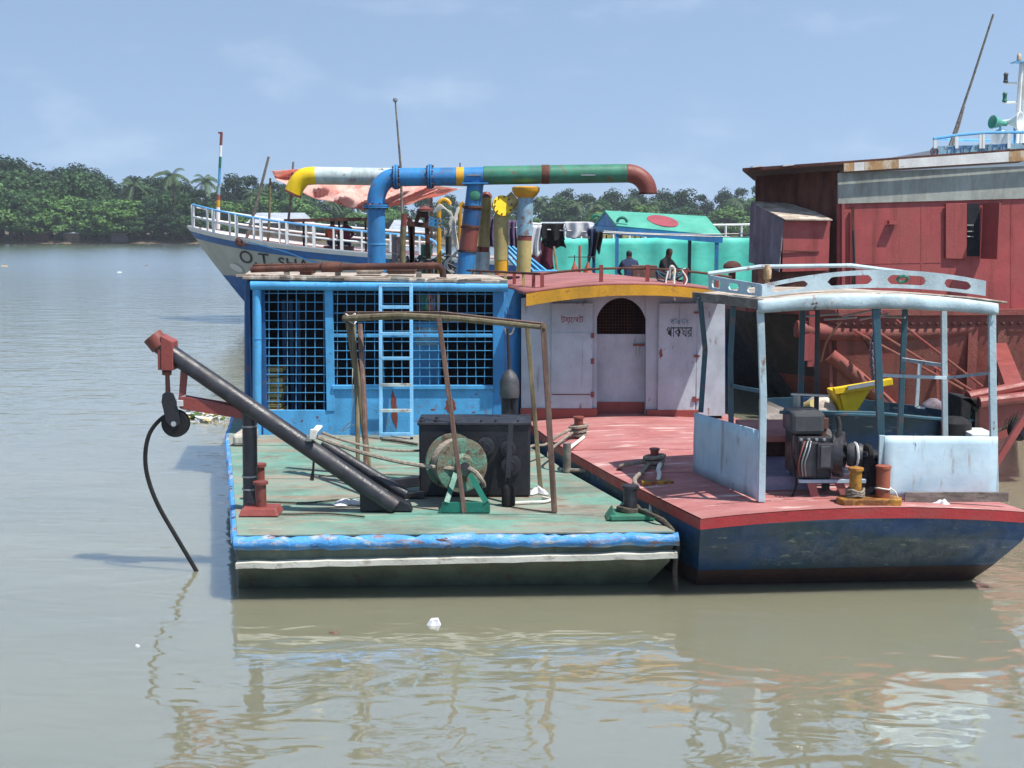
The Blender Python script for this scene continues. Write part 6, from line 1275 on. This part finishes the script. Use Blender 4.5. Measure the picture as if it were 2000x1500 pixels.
m.build('rivet_row', 'rust_sheet', bg_, kind='stuff')
# bulging fender pipes on the flank
def hullp(u, v, off=.1): 
    q = BW(u, v); return q + V((-.10, -off - .24, 0))
for pts, rr_ in (([(1560, 640), (1650, 648), (1780, 648), (1870, 642), (1905, 634)], .17), ([(1955, 640), (2040, 640), (2080, 640)], .16), ([(1625, 690), (1680, 735), (1740, 790), (1770, 815)], .15)):
    m = MB(); m.tube(bez([hullp(u, v, .0) for u, v in pts], 5), rr_ * .85, 12); m.build('rubbing_fender', 'barge_hull', bg_)
for pts in (((1580, 640), (1580, 700)), ((1592, 606), (1588, 712)), ((1952, 618), (1956, 800)), ((1898, 625), (1892, 790))): m = MB(); m.beam(hullp(*pts[0]), hullp(*pts[1]), .16, .06, (0, 1, 0)); m.build('frame_plate', 'barge_hull' if pts[0][0] > 1600 else 'barge_red', bg_)
for a, b_ in (((1660, 640), (1890, 765)), ((1700, 640), (1940, 790)), ((1740, 620), (1900, 745))): m = MB(); m.tube([hullp(*a, .4), hullp(*b_, .5)], .022, 6); m.build('stay_rod', 'barge_hull', bg_)
for pts in ([(1670, 640), (1690, 670), (1710, 705), (1708, 650)], [(1600, 700), (1612, 660), (1640, 625)]): m = MB(); m.tube(bez([hullp(u, v, .3) for u, v in pts], 5), .02, 6); tag(m.build('flank_hose', 'rust_sheet'), 'thin hose looped on the barge flank at ' + ('the chain' if pts[0][0] > 1650 else 'the rivet plate'), 'hose')
ch = MB(); a, b_ = hullp(1712, 600, .35), hullp(1695, 745, .6)
for k in range(22):
    c = a.lerp(b_, k / 21) + V((-.10 * math.sin(k / 21 * 3.14), 0, 0)); h = V((1, 0, 0)) if k % 2 else V((0, 1, 0)); ch.tube([c + h * .04 * math.cos(t) + V((0, 0, .065 * math.sin(t))) for t in [i * .785 for i in range(8)]], .014, 5, closed=True)
tag(ch.build('mooring_chain', 'corrugated'), 'rusty link chain hanging down the red barge flank', 'chain')
# deckhouse
bplate([(1636, 612), (2060, 612), (2060, 386), (1636, 398)], 'house_wall', 'barge_red', 0, .06)
bplate([(1636, 398), (2060, 386), (2060, 322), (1636, 338)], 'upper_fascia', 'fascia_grey', .03, .05)
# eave board pieces
for u0, u1, mt in ((1642, 1662, 'fascia_rust'), (1662, 1682, 'fascia_white'), (1682, 1748, 'fascia_rust'), (1748, 1962, 'fascia_white'), (1962, 2060, 'fascia_rust')):
    f = lambda u: (320 - (u - 1642) * .072, 336 - (u - 1642) * .060); bplate([(u0, f(u0)[1]), (u1 - .5, f(u1)[1]), (u1 - .5, f(u1)[0]), (u0, f(u0)[0])], 'eave_board', mt, .17, .03)
rq = [BW(1452, 330, .36), BW(1640, 322, .36), BW(2060, 290, .36)]
zl = Zv(331, 22.4)
r0, r1, r2 = P(1450, 334, y=22.5), P(1640, 321, y=wa.y - .13), P(2062, 291, y=wb.y - .13)
m = MB(); m.prism([r0, r1, V((r1.x + .3, 27.5, r1.z)), V((r0.x * 27.0 / 22.5 + .25, 27.0, r0.z))], (0, 0, .05)); m.prism([r1, r2, V((r2.x + 1.2, 27.2, r2.z)), V((r1.x + .3, 27.5, r1.z))], (0, 0, .05)); m.build('house_roof', 'rust_sheet', bg_)
for k, u in enumerate((1480, 1540, 1625, 1690, 1770)): m = MB(); q = P(u, 327 - k * 2.2, y=22.3); m.obox(q + V((0, .1, .02)), (.09, 0, .01), (0, .12, 0), (0, 0, .012)); tag(m.build('roof_rag', 'cloth_white'), 'white scrap lying on the rusty barge roof edge', 'scrap', 'white scraps on the barge roof')
# rusty left end
def BL_(u, v, y): return P(u, v, y=y)
m = MB(); m.prism([BL_(1476, 400, 23.3), BL_(1560, 400, 23.0), BL_(1560, 338, 23.0), BL_(1476, 344, 23.3)], (0, .05, 0)); m.build('end_wall', 'rust_sheet', bg_)
z0 = ZB; m = MB(); m.prism([V((X(1476, 23.3), 23.35, z0)), V((X(1484, 27), 27, z0)), V((X(1484, 27), 27, BL_(1476, 344, 23.3).z)), V((X(1476, 23.3), 23.35, BL_(1476, 344, 23.3).z))], (.04, 0, 0)); m.box(X(1476, 23.3), X(1640, 23), 23.3, 23.34, z0, BL_(1476, 402, 23.3).z); m.build('end_wall', 'rust_sheet', bg_)
m = MB(); m.prism([BL_(1556, 610, 22.95), BL_(1640, 612, 22.36), BL_(1640, 332, 22.36), BL_(1556, 338, 22.95)], (0, .05, 0)); m.build('end_wall', 'rust_sheet', bg_)
m = MB(); m.beam(BW(1645, 612, .04), BW(1645, 398, .04), .05, .05, (0, 1, 0)); m.build('wall_rib', 'barge_red', bg_)
m = MB(); m.beam(BW(1664, 600, .05), BW(1664, 404, .05), .04, .04, (0, 1, 0)); m.build('door_slot', 'rust_sheet', bg_)
m = MB(); m.tube([BW(1666, 560, .1), BW(1664, 500, .12), BW(1663, 450, .1)], .02, 6); m.build('rod_handle', 'black_steel', bg_)
for u in (1800, 1975): m = MB(); m.beam(BW(u, 600, .002), BW(u, 400, .002), .006, .03, (1, 0, 0)); m.build('weld_seam', 'barge_red', bg_)
m = MB(); m.beam(BW(1666, 515, .002), BW(1846, 512, .002), .006, .02); m.build('weld_seam', 'barge_red', bg_)
for u in (1625, 1720, 1830, 1990): m = MB(); m.beam(hullp(u, 612, -.02), hullp(u + 3, 800, .06), .05, .02, (0, 1, 0)); m.build('hull_seam', 'barge_hull', bg_)
# shutter window
bplate([(1887, 500), (1913, 500), (1913, 398), (1887, 398)], 'opening_shade_plate', 'dark_inside', .01, .012)  # dark plate on the unbroken wall, standing in for a shaded opening
bplate([(1845, 505), (1886, 506), (1886, 397), (1845, 398)], 'shutter', 'barge_red', .05, .03, bevel=.006)
m = MB(); a = BW(1914, 505, .02); b_ = BW(1924, 505, .50); m.prism([a, V((b_.x - .02, b_.y, a.z)), V((b_.x - .02, b_.y, BW(1914, 397).z)), V((a.x, a.y, BW(1914, 397).z))], (.03, 0, 0)); m.build('shutter', 'barge_red', bg_)
bplate([(1732, 431), (1750, 431), (1750, 438), (1732, 438)], 'wall_bracket', 'barge_red', .12, .1)
for v in (440, 452, 462): m = MB(); m.tube([BW(1888, v, .02), BW(1900, v, .03)], .008, 5); m.build('window_hook', 'alu', bg_)
# lean-to box
lt = thing('lean_to_shed', 'corrugated lean-to with patched sheet roof on the rusty barge end', 'shed', BL_(1540, 530, 22.2))
f0, f1 = 22.25, 22.35
m = MB(); m.prism([BL_(1528, 531, f0), BL_(1618, 528, f1), BL_(1622, 428, f1), BL_(1530, 432, f0)], (0, .03, 0)); m.build('front_wall', 'barge_red', lt)
m = MB(); m.prism([BL_(1462, 512, 23.0), BL_(1521, 531, f0 - .02), BL_(1530, 430, f0 - .02), BL_(1466, 396, 23.0)], (.02, .02, 0)); m.build('side_wall', 'corrugated', lt)
m = MB(); m.prism([BL_(1463, 395, 23.1), BL_(1533, 430, f0 - .1), BL_(1626, 431, f1 - .1), BL_(1560, 400, 23.1)], (0, 0, .02)); m.build('roof', 'roof_grime', lt)
m = MB(); m.box(BL_(1470, 500, 22.9).x, BL_(1620, 500, 22.4).x, 22.35, 22.95, ZB, BL_(1530, 525, f0).z + .05); m.build('base_box', 'rust_sheet', lt)
m = MB(); m.beam(BL_(1526, 490, f0 - .03), BL_(1600, 492, f1 - .03), .02, .02); m.build('wall_batten', 'rust_sheet', lt)
q = BL_(1430, 527, 21.0)

# ---- chute / red arm at the right edge
cu_ = thing('red_chute', 'red steel box chute with black rubber mouth at the barge', 'chute', (6, 17, .4)); yq = 16.4
def T(u, v, dy=0): return P(u, v, y=yq + dy)
m = MB(); m.prism([T(1908, 788), T(2060, 762), T(2060, 832), T(1992, 846), T(1936, 868), T(1912, 866)], (0, .45, 0)); m.build('chute_body', 'primer_red', cu_, bevel=.02)
m = MB(); m.tube([T(1890, 776, .1), T(1990, 756, .3), T(2070, 740, .4)], .075, 10); m.tube([T(1912, 786, -.05), T(2070, 768, .0)], .075, 10); m.build('chute_rim', 'primer_red', cu_)
m = MB(); m.prism([T(1876, 775, -.05), T(1912, 780, -.05), T(1915, 800, -.05), T(1905, 808, -.05), T(1898, 790, -.05), T(1892, 842, -.05), T(1874, 840, -.05)], (0, .5, 0)); m.build('rubber_mouth', 'black_rubber', cu_, bevel=.02)
m = MB(); m.prism([T(1892, 800, .1), T(1902, 786, .1), T(1906, 845, .1), T(1888, 843, .1)], (0, .2, 0)); m.build('rubber_lining', 'green_steel', cu_); m = MB(); m.beam(T(1908, 800, .0), T(1906, 850, .0), .05, .05, (0, 1, 0)); m.build('wood_wedge', 'old_wood', cu_)
m = MB(); m.beam(T(1990, 790, .3), V((8.2, 21.5, 1.3)), .25, .2); m.beam(T(2050, 800, .3), V((9.0, 21.4, 1.2)), .2, .2); m.build('support_arm', 'primer_red', cu_)
# ---- second davit on the right side of boat two
dv = thing('strut_davit', 'red strut davit rising outward from the red deck boat edge', 'davit', V((4.72, 12.4, D2)))
f0_ = V((4.62, 12.45, D2 - .02)); tp = P(2030, 770, y=12.6)
m = MB(); m.beam(f0_, tp, .06, .05, (0, 1, 0)); m.build('strut', 'primer_red', dv)
m = MB(); pc = P(1990, 838, y=12.9); m.lathe(pc, (.3, -1, 0), [(-.05, .09), (-.03, .12), (.03, .12), (.05, .09)], 20); m.build('sheave', 'black_rubber', dv); m = MB(); m.prism([pc + V((-.05, -.07, .0)), pc + V((.06, -.07, -.12)), pc + V((.12, -.07, .1)), pc + V((.05, -.07, .22))], (0, .015, 0)); m.build('cheek', 'black_paint', dv)
m = MB(); m.tube([pc + V((.05, 0, .15)), P(2040, 770, y=12.7)], .03, 6); m.beam(P(2040, 770, y=12.7), tp + V((.1, 0, 0)), .08); m.build('head_link', 'black_steel', dv)
m = MB(); m.tube(bez([P(1946, 843, y=12.9), P(1965, 835, y=12.9), P(1985, 826, y=12.9), pc + V((0, 0, .1))], 4), .016, 6)
for k in range(4): q = P(1962 + 7 * k, 832 - 4 * k, y=12.88); m.beam(q, q + V((.03, 0, .08)), .02, .01)
tag(m.build('davit_rope', 'rope_dark'), 'frayed dark rope leading to the right davit sheave', 'rope')

# ================================================================== small boats between boat two and the barge
sb_ = thing('dark_skiff', 'dark navy skiff lying behind the canopy engine', 'boat', (5, 17, 0)); m = MB(); rings = []
for i in range(13):
    s = i / 12; x = 3.45 + 2.75 * s; wd = .75 * math.sin(min(1, s * 2.2 + .45) * 1.5708) * (1 - max(0, s - .6) ** 2 * 4.2) + .05; zt = .95 - .25 * max(0, s - .45); yc = 17.2 - .3 * s
    rings.append([V((x, yc - wd, zt)), V((x, yc - wd * .8, -.3)), V((x, yc + wd * .8, -.3)), V((x, yc + wd, zt)), V((x, yc + wd - .06, zt)), V((x, yc + wd - .08, .25)), V((x, yc - wd + .08, .25)), V((x, yc - wd + .06, zt))])
m.loft(rings); m.build('hull', 'hull_navy', sb_)
m = MB(); m.tube([r_[0] + V((0, -.02, .01)) for r_ in rings], .025, 6); m.build('gunwale', 'teal_steel', sb_)
hp_ = thing('yellow_hopper', 'bright yellow steel hopper with silver edge behind the canopy', 'hopper', P(1670, 806, y=17.2)); yh_ = 17.2
def Y(u, v, dy=0): return P(u, v, y=yh_ + dy)
m = MB(); m.prism([Y(1631, 766, -.25), Y(1702, 760, -.25), Y(1672, 808, -.25), Y(1642, 808, -.25)], (0, .5, 0)); m.build('bin', 'yellow_clean', hp_, bevel=.02)
m = MB(); m.beam(Y(1628, 764, -.3), Y(1742, 745, -.3), .10, .09); m.build('rim', 'yellow_clean', hp_, bevel=.01); m = MB(); m.beam(Y(1655, 758, -.37), Y(1712, 748, -.37), .03, .05); m.build('edge_strip', 'alu', hp_)
m = MB(); m.prism([Y(1640, 770, -.28), Y(1652, 768, -.28), Y(1656, 806, -.28), Y(1650, 806, -.28)], (0, .02, 0)); m.build('rib', 'yellow_clean', hp_)
m = MB(); m.box(Y(1640, 800).x, Y(1690, 800).x, 17.0, 17.4, .25, Y(1650, 806).z); m.build('stand', 'rust_sheet', hp_)
c = P(1600, 800, y=17.15); m = MB(); m.lathe(V((c.x, c.y, .27)), (0, 0, 1), [(0, .25), (.15, .30), (.45, .30), (c.z - .27 + .05, .24), (c.z - .27 + .17, .10), (c.z - .27 + .19, .03)], 18)
for i, v_ in enumerate(m.v): d = noise.noise(V(v_) * 4); m.v[i] = (v_[0] * (1) + .03 * d, v_[1] + .03 * d, v_[2] + .02 * d)
tag(m.build('sack', 'roof_grime'), 'bulging pale sack in the dark skiff beside the yellow hopper', 'sack')
c = P(1570, 792, y=16.75); m = MB(); m.cyl(V((c.x, c.y, .27)), c, .12, seg=16); m.cyl(c + V((-.03, 0, -.06)), c + V((.10, -.14, .02)), .085, seg=14); tag(m.build('pipe_piece', 'cream'), 'short cream pipe stub beside the pale sack', 'pipe')
wd_ = thing('wooden_dinghy', 'weathered grey wooden dinghy beside the pale canopy post', 'boat', (3.4, 15.9, 0)); m = MB(); rings = []
for i in range(11):
    s = i / 10; x = 3.05 + .55 * s; 
    y = 16.6 - 1.2 * s; wv = .26 * math.sin(s * 3.1416) + .05; zt = .92 - .12 * s + .15 * (1 - s) ** 3; rings.append([V((x - wv + .25, y, zt)), V((x - wv * .6 + .25, y, -.2)), V((x + wv * .6 + .25, y, -.2)), V((x + wv + .25, y, zt)), V((x + wv + .21, y, zt - .03)), V((x - wv + .29, y, zt - .03))])
m.loft(rings); m.build('hull', 'grey_wood', wd_); m = MB(); m.tube([r_[0] for r_ in rings], .02, 6); m.build('gunwale', 'old_wood', wd_)
c = P(1865, 842, y=16.2); m = MB(); m.lathe(V((c.x, c.y, .3)), (0, 0, 1), [(0, .2), (.3, .22), (.55, .2), (.62, .1)], 14); tag(m.build('black_float', 'black_rubber'), 'black rounded float by the rubber chute mouth', 'float')
m = MB(); a = P(1920, 842, y=16.0); m.box(a.x - .22, a.x + .1, 15.8, 16.3, -.2, a.z); tag(m.build('pontoon_block', 'fascia_white', bevel=.02), 'white block under the red chute mouth', 'block')
m = MB(); a = P(1822, 808, y=18.2); m.lathe(V((a.x, a.y, -.1)), (0, 0, 1), [(0, .16), (a.z + .1 + .1, .17), (a.z + .25, .15), (a.z + .32, .05)], 14); tag(m.build('plastic_drum', 'corrugated'), 'grey translucent drum beyond the canopy posts', 'drum')
q = P(1430, 524, y=20.6); m = MB(); m.lathe(V((q.x, q.y, q.z)), (0, 0, 1), [(0, .13), (.02, .15), (.07, .13), (.11, .07), (.12, .02)], 16); m.box(q.x - .05, q.x + .05, q.y - .05, q.y + .05, 2.45, q.z); tag(m.build('vent_cowl', 'rust_sheet'), 'rusty mushroom vent cowl beside the slotted rail', 'vent')
m = MB(); q = P(1499, 530, y=fl.y + .45); m.lathe(V((q.x, q.y, rs_(0.1, .3).z)), (0, 0, 1), [(0, .02), (.16, .02), (.17, .035), (.25, .04), (.30, .02)], 10); tag(m.build('deck_lamp', 'fascia_rust'), 'small rusty lamp on the canopy roof corner', 'lamp')
m = MB(); q = P(1763, 545, y=fl.y + .27); m.tube([q + V((.05 * math.cos(t), -.03 * math.sin(t), .03 * math.sin(t))) for t in [i * .785 for i in range(8)]], .014, 5, closed=True); tag(m.build('green_twine', 'green_steel'), 'knot of green twine on the slotted canopy rail', 'twine')

# ================================================================== floating rubbish
def flake(u, v, w, d, h, mt, label, seed, name='floating_scrap'):
    p = P(u, v, z=0); m = MB(); n = 9; rr = random.Random(seed); pts = [V((p.x + math.cos(6.283 * k / n) * w * rr.uniform(.6, 1.1), p.y + math.sin(6.283 * k / n) * d * rr.uniform(.6, 1.1), -.01)) for k in range(n)]
    top = [V((q.x * .55 + p.x * .45, q.y * .55 + p.y * .45, h * rr.uniform(.6, 1.1))) for q in pts]; m.loft([pts, top]); return tag(m.build(name, mt), label, 'litter')
flake(850, 1219, .075, .08, .05, 'cloth_white', 'white foam lump floating before the blue bow', 3, 'foam_lump')
flake(652, 1236, .055, .05, .012, 'old_wood', 'brown leaf scrap floating before the green hull', 5)
flake(268, 1262, .03, .02, .012, 'cloth_white', 'tiny white scrap floating left of the cable', 6)
flake(8, 520, .5, .25, .10, 'cream', 'pale drifting scrap at the far left of the river', 7); flake(287, 520, .3, .15, .08, 'grey_wood', 'dark drifting scrap on the far river', 8); flake(233, 532, .3, .15, .05, 'cloth_white', 'small white scrap drifting on the far river', 9)
m = MB(); rr = random.Random(12)
for k in range(70):
    p = P(rr.uniform(362, 442), rr.uniform(808, 828), z=0); s = rr.uniform(.04, .14); a = V((rr.gauss(0, 1), rr.gauss(0, 1), rr.gauss(0, .4))).normalized() * s; b_ = V((rr.gauss(0, 1), rr.gauss(0, 1), rr.gauss(0, .6))).normalized() * s * .6; p.z = rr.uniform(.0, .07); m.add([p - a, p - b_, p + a, p + b_], [(0, 1, 2, 3)], mi=rr.choice([0, 0, 1, 2]))
m.build('rubbish_patch', ['cloth_white', 'leaf_bright', 'cream'], kind='stuff', solid=.012)['label'] = 'drifting patch of plastic, foam and weed beside the boat'
# ------------------------------------------------------------------ air
m = MB(); m.box(-700, 700, -30, 1250, -2, 34); hz = m.build('haze', 'cloth_white'); hz['kind'] = 'stuff'; hz['label'] = 'thin humid haze over the river'
hm = bpy.data.materials.new('haze'); hm.use_nodes = True; ht = hm.node_tree; ht.nodes.remove(ht.nodes['Principled BSDF'])
pvn = ht.nodes.new('ShaderNodeVolumePrincipled'); pvn.inputs['Color'].default_value = (.86, .92, 1, 1); pvn.inputs['Density'].default_value = .00032; pvn.inputs['Anisotropy'].default_value = .2
ht.links.new(pvn.outputs[0], ht.nodes['Material Output'].inputs['Volume'])
hz.data.materials.clear(); hz.data.materials.append(hm)
